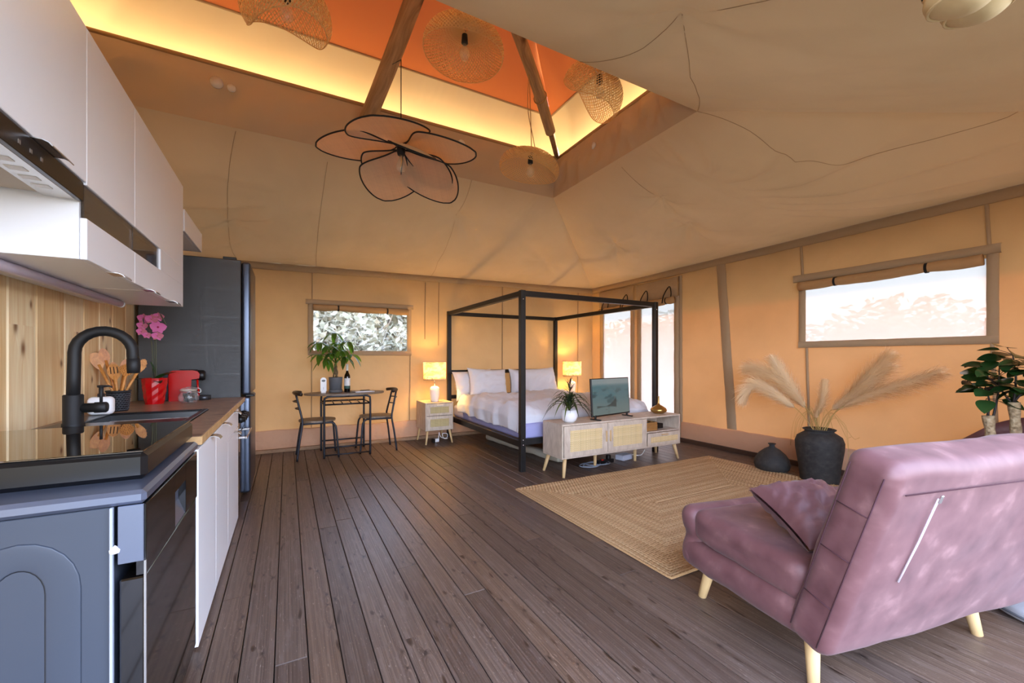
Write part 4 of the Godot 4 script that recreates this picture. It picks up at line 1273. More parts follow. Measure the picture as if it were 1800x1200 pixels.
	var heads := [Vector3(-0.02, 0.79, 0.0), Vector3(-0.20, 0.66, 0.03), Vector3(0.14, 0.68, 0.02), Vector3(-0.10, 0.62, 0.10), Vector3(0.06, 0.56, 0.10), Vector3(-0.19, 0.50, 0.04), Vector3(0.19, 0.50, 0.03), Vector3(0.04, 0.66, -0.08), Vector3(-0.05, 0.52, 0.12), Vector3(0.10, 0.47, 0.08), Vector3(-0.12, 0.45, 0.08), Vector3(0.0, 0.60, 0.04)]
	for h in heads:
		part("stalk", tb(curve([Vector3(0, 0.375, 0), Vector3(h.x * 0.3, lerp(0.375, h.y, 0.7), h.z * 0.3), h], 8), [0.004, 0.0035, 0.003, 0.003, 0.0025, 0.002, 0.002, 0.002, 0.002], 5), greens[1], mt)
		var n := rng.randi_range(5, 6)
		var a0 := rng.randf() * TAU
		for k in n:
			var a := a0 + TAU * k / n
			var d := Vector3(cos(a), rng.randf_range(-0.55, 0.15), sin(a))
			var l := rng.randf_range(0.15, 0.20)
			put("leaf", lf[rng.randi() % 2], greens[rng.randi() % 3], mt, aim(h, d, Vector3.UP, Vector3.ONE * l))
	# wine
	var wb := thing("wine_bottle", "dark wine bottle with white and green label beside the grey plant pot", "bottle", Vector3(0.705, Y, -5.93))
	part("glass", lt([Vector2(0, 0), Vector2(0.036, 0.0), Vector2(0.038, 0.006), Vector2(0.038, 0.20), Vector2(0.034, 0.225), Vector2(0.020, 0.255), Vector2(0.0145, 0.275), Vector2(0.0145, 0.335), Vector2(0.0, 0.335)], 28), mat(Color(0.06, 0.035, 0.02), 0.08), wb)
	part("label", lt([Vector2(0.0386, 0.085), Vector2(0.0386, 0.185)], 28), mat(Color(0.88, 0.88, 0.88), 0.6), wb)
	part("label_band", lt([Vector2(0.0387, 0.048), Vector2(0.0387, 0.085)], 28), mat(Color(0.20, 0.33, 0.30), 0.6), wb)
	part("capsule", lt([Vector2(0.0152, 0.285), Vector2(0.0158, 0.372), Vector2(0.0, 0.374)], 20), mat(Color(0.88, 0.86, 0.82), 0.5), wb)
	var mag := thing("magazine", "white magazine lying open near the bed end of the dining table", "magazine", Vector3(0.90, Y + 0.001, -5.88), 0.12)
	part("pages", bx(Vector3(0, 0.005, 0), Vector3(0.25, 0.010, 0.19), 0.001), mat(Color(0.84, 0.84, 0.86), 0.5), mag)
	part("cover", bx(Vector3(-0.01, 0.0115, 0.0), Vector3(0.22, 0.002, 0.18), 0.0), mat(Color(0.72, 0.74, 0.78), 0.35), mag)
	var pad := thing("leaflet", "dark leaflet lying flat beside the wine bottle", "leaflet", Vector3(0.745, Y + 0.0005, -5.83), 0.3)
	part("sheet", bx(Vector3(0, 0.002, 0), Vector3(0.10, 0.004, 0.14), 0.0), mat(Color(0.15, 0.14, 0.15), 0.4), pad)
	var pen := thing("pen", "thin dark pen lying on the white magazine", "pen", Vector3(0.93, Y + 0.018, -5.92), 0.4)
	part("barrel", tb([Vector3(-0.07, 0, 0), Vector3(0.07, 0, 0)], 0.0045, 8), M.black, pen)

# ================================================================= bed corner
func pillow_mesh(w: float, h: float, t: float, seed_: int) -> ArrayMesh:
	var nz := noise(seed_, 1.0, 3)
	var b := MB.new()
	b.smooth(true)
	for s in [-1.0, 1.0]:
		b.grid(22, 18, func(u: float, v: float) -> Vector3:
			var x := u * 2 - 1
			var y := v * 2 - 1
			var k := pow(max(0.0, (1 - pow(absf(x), 3.2)) * (1 - pow(absf(y), 3.2))), 0.5)
			var e := 1.0 - 0.09 * (1.0 - y * y) * absf(x) * absf(x)
			var f := 1.0 - 0.07 * (1.0 - x * x) * y * y
			return Vector3(x * w / 2 * e, y * h / 2 * f, s * (t / 2 * k + 0.006 + 0.028 * k * nz.get_noise_2d(x * 2.5 + s * 9, y * 3.5))), 1, 1, s < 0)
	return b.mesh()

func make_bed() -> void:
	var bm := mat(Color(0.062, 0.058, 0.06), 0.42)
	var bed := thing("four_poster_bed", "black metal four-poster bed in the far corner of the tent", "bed", Vector3(3.305, 0, -5.155))
	var X := 1.025
	var Z := 1.175
	for sx in [-1.0, 1.0]:
		for sz in [-1.0, 1.0]:
			var p := part("post", bx(Vector3(X * sx, 1.0, Z * sz), Vector3(0.06, 2.0, 0.06), 0.003), bm, bed)
			if sz > 0:
				for y in [0.295, 0.35]: part("bolt", lt([Vector2(0, 0.003), Vector2(0.006, 0.002), Vector2(0.007, 0)], 8), M.chrome, p, Transform3D(Basis(Vector3.RIGHT, PI / 2), Vector3(X * sx, y, Z + 0.03)))
				part("bolt", lt([Vector2(0, 0.003), Vector2(0.006, 0.002), Vector2(0.007, 0)], 8), M.chrome, p, Transform3D(Basis(Vector3.RIGHT, PI / 2), Vector3(X * sx, 1.90, Z + 0.03)))
	for s in [-1.0, 1.0]:
		part("canopy_rail", bx(Vector3(X * s, 1.965, 0), Vector3(0.05, 0.06, 2 * Z - 0.06), 0.003), bm, bed)
		part("canopy_rail", bx(Vector3(0, 1.965, Z * s), Vector3(2 * X - 0.06, 0.06, 0.05), 0.003), bm, bed)
		part("side_rail", bx(Vector3(X * s, 0.300, 0), Vector3(0.04, 0.075, 2 * Z - 0.06), 0.003), bm, bed)
	part("foot_rail", bx(Vector3(0, 0.325, Z), Vector3(2 * X - 0.06, 0.07, 0.04), 0.003), bm, bed)
	part("head_bar", bx(Vector3(0, 1.03, -Z), Vector3(2 * X - 0.06, 0.06, 0.04), 0.003), bm, bed)
	part("head_bar", bx(Vector3(0, 0.63, -Z), Vector3(2 * X - 0.06, 0.06, 0.04), 0.003), bm, bed)
	for k in 12: part("slat", bx(Vector3(0, 0.312, -1.05 + k * 0.19), Vector3(2 * X - 0.06, 0.02, 0.09), 0.002), M.sill, bed)
	var mat_ := thing("mattress", "mattress in a lavender sheet on the four-poster bed", "mattress", Vector3(3.305, 0.322, -5.155))
	var mm := MB.new()
	mm.smooth(true)
	mm.soft(Vector3(1.96, 0.19, 2.24), 0.05, 8)
	part("cover", mm, bumped(tri(mat(Color(0.62, 0.62, 0.80), 0.75), 2.0), nbump(91, 0.02, 2.0), 0.5), mat_, Transform3D(Basis.IDENTITY, Vector3(0, 0.095, 0)))
	# duvet: top sheet that falls over both sides and the foot
	var linen := bumped(tri(mat(Color(0.86, 0.86, 0.89), 0.8), 1.4), nbump(92, 0.012, 3.0, 512, 4), 0.7)
	linen.rim_enabled = true
	linen.rim = 0.3
	var dv := thing("duvet", "crumpled white duvet spread over the four-poster bed", "duvet", Vector3(3.305, 0.5, -4.93))
	var nz := noise(93, 1.0, 4)
	var nz2 := noise(94, 1.0, 3)
	var fall := func(s: float, half: float, drop: float) -> Vector2:   # (across, height) along a section from the middle to the hem
		var r := 0.10
		var flat := half - r
		if s < flat: return Vector2(s, 0.0)
		var q := (s - flat) / r
		if q < PI / 2: return Vector2(flat + sin(q) * r, (cos(q) - 1) * r)
		return Vector2(half + 0.015 * sin((s - flat) * 9.0), -r - (s - flat - r * PI / 2) * drop)
	var db := MB.new()
	db.smooth(true)
	db.grid(110, 90, func(u: float, v: float) -> Vector3:
		var a := (u * 2 - 1) * 1.30
		var c := v * 2.12
		var hem := 0.85 + 0.35 * nz2.get_noise_2d(u * 3.0 + 5.0, v * 3.0)
		var fx: Vector2 = (fall as Callable).call(absf(a), 1.035, hem)
		var fz: Vector2 = (fall as Callable).call(c, 0.89 * 2.0 - 0.78 + 0.0, hem) if c > 0.5 else Vector2(c, 0)
		var x := signf(a) * fx.x
		var z := -0.90 + fz.x * 1.66 if false else -0.95 + fz.x * 1.79
		var y: float = maxf(fx.y + fz.y, -0.26 - 0.05 * nz2.get_noise_2d(x * 2.0, z * 2.0)) + 0.185
		var top := clampf(1.0 + (fx.y + fz.y) * 5.0, 0.0, 1.0)
		y += top * (0.065 * nz.get_noise_2d(x * 0.9 + 3.0, z * 0.9) + 0.045 * nz.get_noise_2d(x * 2.6 + z, z * 2.2 - x * 1.4) + 0.030 * (1.0 - absf(nz2.get_noise_2d(x * 4.0 + z * 2.0, z * 3.4)) * 2.0))
		var w := (1.0 - top) * 0.022 * sin((a * 2.0 + z * 16.0 + 3.0 * nz2.get_noise_2d(z * 2.0, x)))
		x += signf(a) * w * (1.0 if absf(a) > 0.95 else 0.0)
		z += w * 0.5
		return Vector3(x, y, z))
	part("cloth", db, linen, dv)
	var plabels := ["white pillow at the back on the window side of the bed, half hidden", "plump white pillow in front on the dining side of the bed", "white pillow at the back of the far pair by the corner", "plump white pillow in front of the far pair by the corner"]
	var pp := [[2.62, 0.83, -6.12, -0.20, 0.06], [2.80, 0.86, -5.98, -0.26, -0.05], [3.60, 0.83, -6.13, -0.20, -0.05], [3.78, 0.86, -5.99, -0.27, 0.04]]
	plabels[0] = "white pillow at the back nearest the left bed post, half hidden"
	plabels[1] = "plump white pillow in front on the dining table side of the bed"
	for i in 4:
		var q: Array = pp[i]
		var p := thing("pillow", plabels[i], "pillow", Vector3(q[0], q[1], q[2]), 0.0, "pillows on the bed")
		put("case", pillow_mesh(0.70, 0.46, 0.22, 120 + i), linen, p, Transform3D(Basis.from_euler(Vector3(q[3], 0.1, q[4])), Vector3.ZERO))
	# nightstands
	var oak := mat(Color(1, 1, 1), 0.5)
	oak.albedo_texture = wood(192, 512, Color(0.71, 0.64, 0.57), Color(0.86, 0.80, 0.73), 801, 7.0, 3.0)
	tri(oak, 1.6)
	M.oak = oak
	M.beech = mat(Color(0.83, 0.70, 0.50), 0.45)
	M.cane = tri(mat(Color(1, 1, 1), 0.7), 5.0)
	M.cane.albedo_texture = weave_img(256, 20, Color(0.96, 0.87, 0.66), Color(0.90, 0.79, 0.57), Color(0.62, 0.50, 0.33), 0.12, 5)
	M.cane_pale = M.cane.duplicate()
	M.cane_pale.albedo_color = Color(0.86, 0.88, 0.85)
	var ns := thing("nightstand", "small greige oak nightstand with two cane drawers on the dining table side of the bed", "nightstand", Vector3(1.955, 0, -6.07), 0.0, "nightstands beside the bed")
	part("body", cb(-0.21, 0.21, 0.20, 0.605, -0.24, 0.235, 0.003), oak, ns)
	for q in [[0.417, 0.588], [0.222, 0.411]]:
		var d := part("drawer", cb(-0.193, 0.193, q[0], q[1], 0.236, 0.246, 0.002), oak, ns)
		part("cane_panel", cb(-0.14, 0.14, q[0] + 0.035, q[1] - 0.045, 0.2455, 0.2485, 0.0005), M.cane_pale, d)
		part("handle", cb(-0.05, 0.05, q[1] - 0.03, q[1] - 0.018, 0.246, 0.262, 0.003), mat(Color(0.86, 0.82, 0.76), 0.4), d)
		part("groove", cb(-0.193, 0.193, q[1], q[1] + 0.006, 0.235, 0.237, 0.0), M.dirt, d)
	for sx in [-1.0, 1.0]:
		for sz in [-1.0, 1.0]:
			part("leg", tb([Vector3(0.20 * sx, 0.0, 0.225 * sz), Vector3(0.165 * sx, 0.20, 0.19 * sz)], [0.012, 0.019], 12), M.beech, ns)
	var n2: Node3D = ns.duplicate()
	n2.name = numbered("nightstand")
	add_child(n2)
	n2.position = Vector3(4.59, 0, -6.07)
	n2.set_meta("label", "greige oak nightstand in the far corner, mostly hidden behind the bed")
	# lamps
	var im := Image.create(256, 96, false, Image.FORMAT_RGB8)
	im.fill(Color(0.95, 0.82, 0.58))
	var mn := noise(131, 0.02, 3)
	var ln := noise(132, 0.013, 2)
	for y in 96:
		for x in 256:
			var c := Color(0.98, 0.94, 0.84).lerp(Color(0.88, 0.74, 0.52), clampf(mn.get_noise_2d(x, y * 1.4) * 1.5 + 0.25, 0.0, 0.8))
			if absf(ln.get_noise_2d(x, y * 1.3)) < 0.018: c = c.lerp(Color(0.36, 0.27, 0.18), 0.7)
			if y > 88: c = c.lerp(Color(0.45, 0.40, 0.34), 0.5)
			im.set_pixel(x, y, c)
	var sh := mat(Color(1, 1, 1), 0.8)
	sh.albedo_texture = ImageTexture.create_from_image(im)
	sh.backlight_enabled = true
	sh.backlight = Color(0.46, 0.44, 0.40)
	var bulbm := mat(Color(1, 0.9, 0.7), 0.5)
	bulbm.emission_enabled = true
	bulbm.emission = Color(1.0, 0.72, 0.36)
	bulbm.emission_energy_multiplier = 0.4
	for q in [[1.925, -5.97, "lit table lamp with patterned drum shade on the nightstand next to the dining table", "table_lamp"], [4.52, -6.08, "lit table lamp with patterned drum shade in the far corner behind the bed", "table_lamp"]]:
		var lp := thing(q[3], q[2], "lamp", Vector3(q[0], 0.606, q[1]), 0.0, "bedside lamps")
		part("base", lt([Vector2(0, 0), Vector2(0.050, 0.0), Vector2(0.056, 0.01), Vector2(0.068, 0.09), Vector2(0.071, 0.16), Vector2(0.066, 0.205), Vector2(0.045, 0.225), Vector2(0.012, 0.232), Vector2(0.0, 0.232)], 32, Vector3.ZERO, func(r: float, y: float, a: float) -> float: return r * (1.0 - 0.16 * exp(-pow((y - 0.12) / 0.05, 2.0)) * pow(max(0.0, cos(a + 1.3)), 4.0))), mat(Color(0.90, 0.89, 0.90), 0.4), lp)
		part("rod", tb([Vector3(0, 0.23, 0), Vector3(0, 0.40, 0)], 0.007, 8), M.chrome, lp)
		part("shade", lt([Vector2(0.164, 0.325), Vector2(0.168, 0.59)], 40), sh, lp)
		for y in [0.325, 0.59]:
			var ring := []
			for i in 41: ring.append(Vector3(cos(TAU * i / 40) * (0.164 if y < 0.4 else 0.168), y, sin(TAU * i / 40) * (0.164 if y < 0.4 else 0.168)))
			part("shade_ring", tb(ring, 0.0035, 6), M.webbing, lp)
		part("bulb", lt([Vector2(0, 0.40), Vector2(0.014, 0.40), Vector2(0.03, 0.44), Vector2(0.028, 0.465), Vector2(0.0, 0.49)], 18), bulbm, lp)
		var ol := OmniLight3D.new()
		ol.name = "bulb_light"
		ol.light_color = Color(1.0, 0.80, 0.46)
		ol.light_energy = 0.11
		ol.light_size = 0.03
		ol.omni_range = 14.0
		ol.omni_attenuation = 2.0
		ol.shadow_enabled = true
		lp.add_child(ol)
		ol.position.y = 0.45
	# adapter and lead under the near nightstand, rolled mat under the bed
	var ad := thing("power_adapter", "small white plug adapter on the floor under the nightstand", "adapter", Vector3(1.95, 0.0, -5.98), 0.2)
	part("case", bx(Vector3(0, 0.03, 0), Vector3(0.075, 0.05, 0.06), 0.006), M.white, ad)
	part("socket_face", bx(Vector3(-0.048, 0.03, 0.005), Vector3(0.03, 0.055, 0.065), 0.004), M.black, ad)
	var ld := thing("power_lead", "curled white power lead behind the plug adapter", "cable", Vector3(2.05, 0.006, -6.05))
	part("lead", tb(curve([Vector3(-0.06, 0.045, 0.07), Vector3(-0.04, 0.13, 0.03), Vector3(0.0, 0.05, 0.0), Vector3(0.09, 0.03, 0.0), Vector3(0.10, 0.09, 0.0), Vector3(0.02, 0.10, 0.01), Vector3(0.04, 0.03, 0.02), Vector3(0.12, 0.015, -0.03), Vector3(0.09, 0.0, -0.20)], 40), 0.005, 6), M.white, ld)
	var rm := thing("rolled_mat", "long pale rolled mat lying under the bed", "mat", Vector3(2.80, 0.045, -4.95), 0.09)
	var rmb := MB.new()
	rmb.smooth(true)
	rmb.soft(Vector3(0.11, 0.085, 1.75), 0.035, 10, func(p: Vector3) -> Vector3: return p + Vector3(0.02 * nz.get_noise_1d(p.z * 3.0), 0.012 * nz.get_noise_2d(p.x * 8, p.z * 6.0), 0))
	part("roll", rmb, mat(Color(0.74, 0.72, 0.66), 0.8), rm)
# ================================================================= television corner
func make_media() -> void:
	var oak: Material = M.oak
	var tv := thing("media_unit", "long greige oak media unit with cane doors at the foot of the bed", "cabinet", Vector3(3.415, 0, -3.745))
	var b := MB.new()
	var W := 0.895
	var D := 0.185
	b.box(Vector3(0, 0.546, 0), Vector3(2 * W, 0.018, 2 * D), 0.002)
	b.box(Vector3(0, 0.199, 0), Vector3(2 * W, 0.018, 2 * D), 0.002)
	b.box(Vector3(0, 0.3725, -D + 0.006), Vector3(2 * W - 0.036, 0.329, 0.012), 0.001)
	for x in [-W + 0.009, -0.285, 0.315, W - 0.009]: b.box(Vector3(x, 0.3725, 0), Vector3(0.018, 0.329, 2 * D - 0.002), 0.001)
	part("body", b, oak, tv)
	part("shelf", cb(0.324, W - 0.018, 0.362, 0.376, -D + 0.02, D - 0.004, 0.001), oak, tv)
	for q in [[-W + 0.02, -0.290, 1.0], [-0.283, 0.310, -1.0]]:
		var d := part("door", cb(q[0], q[1], 0.211, 0.536, D + 0.001, D + 0.013, 0.002), oak, tv)
		part("cane_panel", cb(q[0] + 0.075, q[1] - 0.08, 0.262, 0.487, D + 0.0125, D + 0.0155, 0.0005), M.cane, d)
		var hx: float = q[1] - 0.022 if q[2] > 0 else q[0] + 0.03
		part("handle", cb(hx - 0.008, hx + 0.008, 0.33, 0.45, D + 0.013, D + 0.03, 0.004), M.beech, d)
	var dr := part("drawer", cb(0.327, W - 0.02, 0.211, 0.358, D + 0.001, D + 0.013, 0.002), oak, tv)
	part("cane_panel", cb(0.375, W - 0.06, 0.245, 0.310, D + 0.0125, D + 0.0155, 0.0005), M.cane, dr)
	part("handle", cb(0.55, 0.66, 0.325, 0.337, D + 0.013, D + 0.03, 0.004), M.beech, dr)
	for q in [[-0.88, 0.19, -0.84, 0.155], [-0.90, -0.16, -0.85, -0.13], [0.88, 0.165, 0.83, 0.14], [0.88, -0.19, 0.83, -0.15], [-0.305, 0.0, -0.305, 0.0], [0.316, 0.0, 0.316, 0.0]]:
		part("leg", tb([Vector3(q[0], 0, q[1]), Vector3(q[2], 0.192, q[3])], [0.015, 0.023], 14), M.beech, tv)
	# television, a little turned and leaning back
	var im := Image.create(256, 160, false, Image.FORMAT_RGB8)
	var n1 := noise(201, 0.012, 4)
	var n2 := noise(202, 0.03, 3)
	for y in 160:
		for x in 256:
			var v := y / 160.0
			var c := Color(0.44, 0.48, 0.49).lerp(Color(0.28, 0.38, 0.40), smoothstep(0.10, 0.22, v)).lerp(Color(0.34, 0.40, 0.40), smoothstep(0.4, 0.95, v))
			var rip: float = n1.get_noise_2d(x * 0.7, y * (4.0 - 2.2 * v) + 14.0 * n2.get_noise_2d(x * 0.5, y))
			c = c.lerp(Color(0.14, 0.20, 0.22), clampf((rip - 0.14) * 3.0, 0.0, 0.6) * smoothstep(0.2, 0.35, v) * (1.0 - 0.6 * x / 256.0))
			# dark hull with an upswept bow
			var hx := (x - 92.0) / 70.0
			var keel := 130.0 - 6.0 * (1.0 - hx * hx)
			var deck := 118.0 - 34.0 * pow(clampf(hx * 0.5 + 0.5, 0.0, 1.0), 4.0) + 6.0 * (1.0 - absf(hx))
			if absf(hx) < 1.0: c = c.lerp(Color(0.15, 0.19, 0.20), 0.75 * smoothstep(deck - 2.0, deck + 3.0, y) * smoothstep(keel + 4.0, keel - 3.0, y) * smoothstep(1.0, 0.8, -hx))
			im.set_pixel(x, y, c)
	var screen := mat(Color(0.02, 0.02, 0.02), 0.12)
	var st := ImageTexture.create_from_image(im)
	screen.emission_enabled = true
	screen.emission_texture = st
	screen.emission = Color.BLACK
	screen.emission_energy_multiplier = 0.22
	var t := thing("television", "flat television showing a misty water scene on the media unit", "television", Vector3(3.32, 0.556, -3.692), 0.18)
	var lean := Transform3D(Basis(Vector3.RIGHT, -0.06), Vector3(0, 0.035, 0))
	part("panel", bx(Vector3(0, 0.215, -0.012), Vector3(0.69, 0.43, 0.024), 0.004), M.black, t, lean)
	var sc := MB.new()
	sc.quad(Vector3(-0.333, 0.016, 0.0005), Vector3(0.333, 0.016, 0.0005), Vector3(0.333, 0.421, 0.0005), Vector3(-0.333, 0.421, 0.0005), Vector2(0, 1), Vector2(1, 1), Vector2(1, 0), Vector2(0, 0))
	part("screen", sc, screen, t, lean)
	part("back_cover", bx(Vector3(0, 0.17, -0.04), Vector3(0.40, 0.26, 0.03), 0.01), M.black, t, lean)
	for s in [-1.0, 1.0]:
		var f := MB.new()
		f.box(Vector3(0.29 * s, 0.007, 0.0), Vector3(0.025, 0.012, 0.15), 0.004)
		f.box(Vector3(0.29 * s, 0.03, -0.006), Vector3(0.02, 0.05, 0.02), 0.003)
		part("foot", f, M.black, t)
	# strap-leaved plant
	var pl := thing("dracaena", "spiky strap-leaved plant in a round white pot on the media unit", "plant", Vector3(2.70, 0.556, -3.68))
	part("pot", lt([Vector2(0, 0), Vector2(0.050, 0.0), Vector2(0.078, 0.025), Vector2(0.090, 0.07), Vector2(0.084, 0.135), Vector2(0.078, 0.135), Vector2(0.066, 0.115), Vector2(0, 0.115)], 32), M.white, pl)
	part("soil", lt([Vector2(0.067, 0.12), Vector2(0, 0.126)], 16), M.dirt, pl)
	var g1 := mat(Color(0.17, 0.23, 0.13), 0.45)
	var g2 := mat(Color(0.34, 0.40, 0.17), 0.45)
	var g3 := mat(Color(0.24, 0.13, 0.15), 0.45)
	var rng := RandomNumberGenerator.new()
	rng.seed = 31
	part("stem", tb([Vector3(0, 0.11, 0), Vector3(0.005, 0.24, 0), Vector3(0.004, 0.40, 0)], [0.012, 0.008, 0.004], 8), g1, pl)
	for i in 42:
		var a := i * 2.399
		var k := i / 42.0
		var l: float = lerp(0.33, 0.18, k) * rng.randf_range(0.85, 1.1)
		var up: float = lerp(1.25, 2.3, k)
		var base := Vector3(0, 0.13 + 0.11 * k, 0)
		var d := Vector3(cos(a), 0, sin(a))
		var pts := []
		var b2 := MB.new()
		b2.smooth(true)
		var w := rng.randf_range(0.014, 0.020)
		var side := Vector3(-d.z, 0, d.x)
		b2.grid(2, 9, func(s: float, tt: float) -> Vector3:
			var q := base + d * l * tt * 0.95 + Vector3.UP * (up * l * tt * 0.75 - l * tt * tt * (1.05 + 0.2 * up))
			return q + side * (s - 0.5) * w * (1.0 - pow(tt, 3.0)) * 1.5 + Vector3.UP * absf(s - 0.5) * w * 0.4)
		part("leaf", b2, g2 if i % 4 == 1 else g1, pl)
	for i in 14:
		var a := i * 2.399 + 0.7
		var y := 0.30 + 0.13 * i / 14.0
		put("leaf", leaf_mesh(0.10, 0.016, 0.15, 0.2, 0.9, 6), g3 if i % 2 else g1, pl, aim(Vector3(0.004, y, 0), Vector3(cos(a), 0.9 + 0.12 * i, sin(a)), Vector3.UP, Vector3.ONE * (1.0 if i < 12 else 0.8)))
	# gold vase
	var gv := thing("gold_vase", "squat gold bottle vase with thin neck at the right end of the media unit", "vase", Vector3(4.12, 0.556, -3.73))
	part("body", lt([Vector2(0, 0), Vector2(0.055, 0.0), Vector2(0.092, 0.022), Vector2(0.101, 0.045), Vector2(0.088, 0.068), Vector2(0.050, 0.092), Vector2(0.020, 0.108), Vector2(0.011, 0.13), Vector2(0.008, 0.20), Vector2(0.010, 0.215), Vector2(0.006, 0.213)], 36), mat(Color(0.72, 0.58, 0.34), 0.28, 0.9), gv)
	# basket on the shelf
	var bk := thing("basket", "small woven seagrass basket on the open shelf of the media unit", "basket", Vector3(3.865, 0.377, -3.68))
	var straw := mat(Color(0.66, 0.47, 0.25), 0.8)
	for j in 5:
		var ring := []
		for i in 45:
			var a := TAU * i / 44.0
			var x := signf(cos(a)) * pow(absf(cos(a)), 0.35) * 0.105
			var z := signf(sin(a)) * pow(absf(sin(a)), 0.35) * 0.075
			ring.append(Vector3(x + 0.003 * sin(i * 3.1 + j * PI), 0.010 + j * 0.0195, z + 0.003 * sin(i * 3.1 + j * PI)))
		part("coil", tb(ring, 0.0105, 7), straw, bk)
	part("bottom", bx(Vector3(0, 0.004, 0), Vector3(0.19, 0.006, 0.13), 0.001), straw, bk)
	var bxd := thing("set_top_box", "small black box on the open shelf behind the basket", "box", Vector3(4.06, 0.377, -3.70))
	part("case", bx(Vector3(0, 0.035, 0), Vector3(0.12, 0.06, 0.09), 0.006), M.black, bxd)
	var cont := thing("remote_control", "dark remote control sticking up in the basket", "remote", Vector3(3.85, 0.40, -3.69))
	part("case", bx(Vector3(0, 0.05, 0), Vector3(0.11, 0.022, 0.045), 0.004), mat(Color(0.35, 0.36, 0.38), 0.4), cont)
	# leads and power brick under the unit
	var br := thing("power_brick", "pale grey power box on the floor under the media unit", "adapter", Vector3(3.66, 0.0, -3.86), 0.2)
	part("case", bx(Vector3(0, 0.035, 0), Vector3(0.19, 0.065, 0.12), 0.006), mat(Color(0.70, 0.71, 0.76), 0.5), br)
	var ps := thing("power_strip", "black power strip with a red switch under the media unit", "power strip", Vector3(3.33, 0.0, -3.82), 0.1)
	part("case", bx(Vector3(0, 0.025, 0), Vector3(0.24, 0.045, 0.06), 0.006), M.black, ps)
	part("switch", bx(Vector3(-0.06, 0.05, 0.01), Vector3(0.03, 0.012, 0.02), 0.003), mat(Color(0.8, 0.10, 0.05), 0.4), ps)
	part("plug", bx(Vector3(0.05, 0.07, 0.0), Vector3(0.05, 0.05, 0.05), 0.008), M.black, ps)
	var cl := thing("cable_coil", "loops of grey cable on the floor under the media unit", "cable", Vector3(3.12, 0.008, -3.80))
	var pts := []
	for i in 60:
		var a := TAU * i / 17.0
		var r := 0.10 + 0.015 * sin(i * 0.6)
		pts.append(Vector3(-0.08 + cos(a) * r * 1.4 + i * 0.0035, 0.004 + 0.0012 * i * 0.2, sin(a) * r * 0.8))
	part("lead", tb(pts, 0.0065, 6), mat(Color(0.48, 0.50, 0.54), 0.5), cl)
	var l2 := thing("power_lead", "thin white leads tangled behind the power box under the media unit", "cable", Vector3(3.85, 0.008, -3.89))
	part("lead", tb(curve([Vector3(-0.1, 0.0, 0.02), Vector3(0.0, 0.02, -0.02), Vector3(0.09, 0.0, 0.0), Vector3(0.03, 0.015, 0.02), Vector3(0.15, 0.005, -0.01), Vector3(0.22, 0.06, -0.02)], 30), 0.005, 6), M.white, l2)
	# jute rug made of braided rounds
	var rug := thing("jute_rug", "rectangular braided jute rug on the deck floor before the sofa", "rug", Vector3(3.31, 0, -2.545))
	var cols := []
	for c in [Color(0.72, 0.57, 0.39), Color(0.75, 0.60, 0.42), Color(0.70, 0.55, 0.37), Color(0.77, 0.63, 0.45)]:
		var m := bumped(tri(mat(Color(1, 1, 1), 0.9), 6.0), nbump(211, 0.06, 4.0, 512, 2), 0.8)
		m.albedo_texture = ntex(212, 0.045, [c.darkened(0.35), c, c.lightened(0.22)], 512, 3)
		cols.append(m)
	var hw := 1.41
	var hd := 0.915
	var pitch := 0.0215
	part("backing", bx(Vector3(0, 0.003, 0), Vector3(2 * hw - 0.03, 0.006, 2 * hd - 0.03), 0.001), cols[2], rug)
	var rings := int(hd / pitch)
	for j in rings:
		var x: float = hw - pitch * (j + 0.5)
		var z: float = hd - pitch * (j + 0.5)
		var path := []
		var corners := [Vector2(-x, -z), Vector2(x, -z), Vector2(x, z), Vector2(-x, z)]
		var step := 0.016
		for k in 4:
			var p: Vector2 = corners[k]
			var q: Vector2 = corners[(k + 1) % 4]
			var n := int(max(2.0, (q - p).length() / step))
			for i in n: path.append(p.lerp(q, float(i) / n))
		var m := MB.new()
		m.smooth(true)
		var n := path.size()
		var prev := []
		for i in n + 1:
			var p: Vector2 = path[i % n]
			var d: Vector2 = (path[(i + 1) % n] - path[(i - 1 + n) % n]).normalized()
			var o := Vector2(-d.y, d.x) * pitch * 0.5
			var ph := 1.0 if i % 2 else -1.0
			var wv := 0.0015 * sin(i * 0.13 + j * 1.7)
			var sec := [Vector3(p.x - o.x, 0.004, p.y - o.y), Vector3(p.x - o.x * 0.45, 0.0135 + 0.003 * ph + wv, p.y - o.y * 0.45), Vector3(p.x + o.x * 0.45, 0.0135 - 0.003 * ph + wv, p.y + o.y * 0.45), Vector3(p.x + o.x, 0.004, p.y + o.y)]
			if i > 0:
				for k in 3: m.quad(prev[k], prev[k + 1], sec[k + 1], sec[k])
			prev = sec
		part("braid", m, cols[rng.randi() % 4], rug)
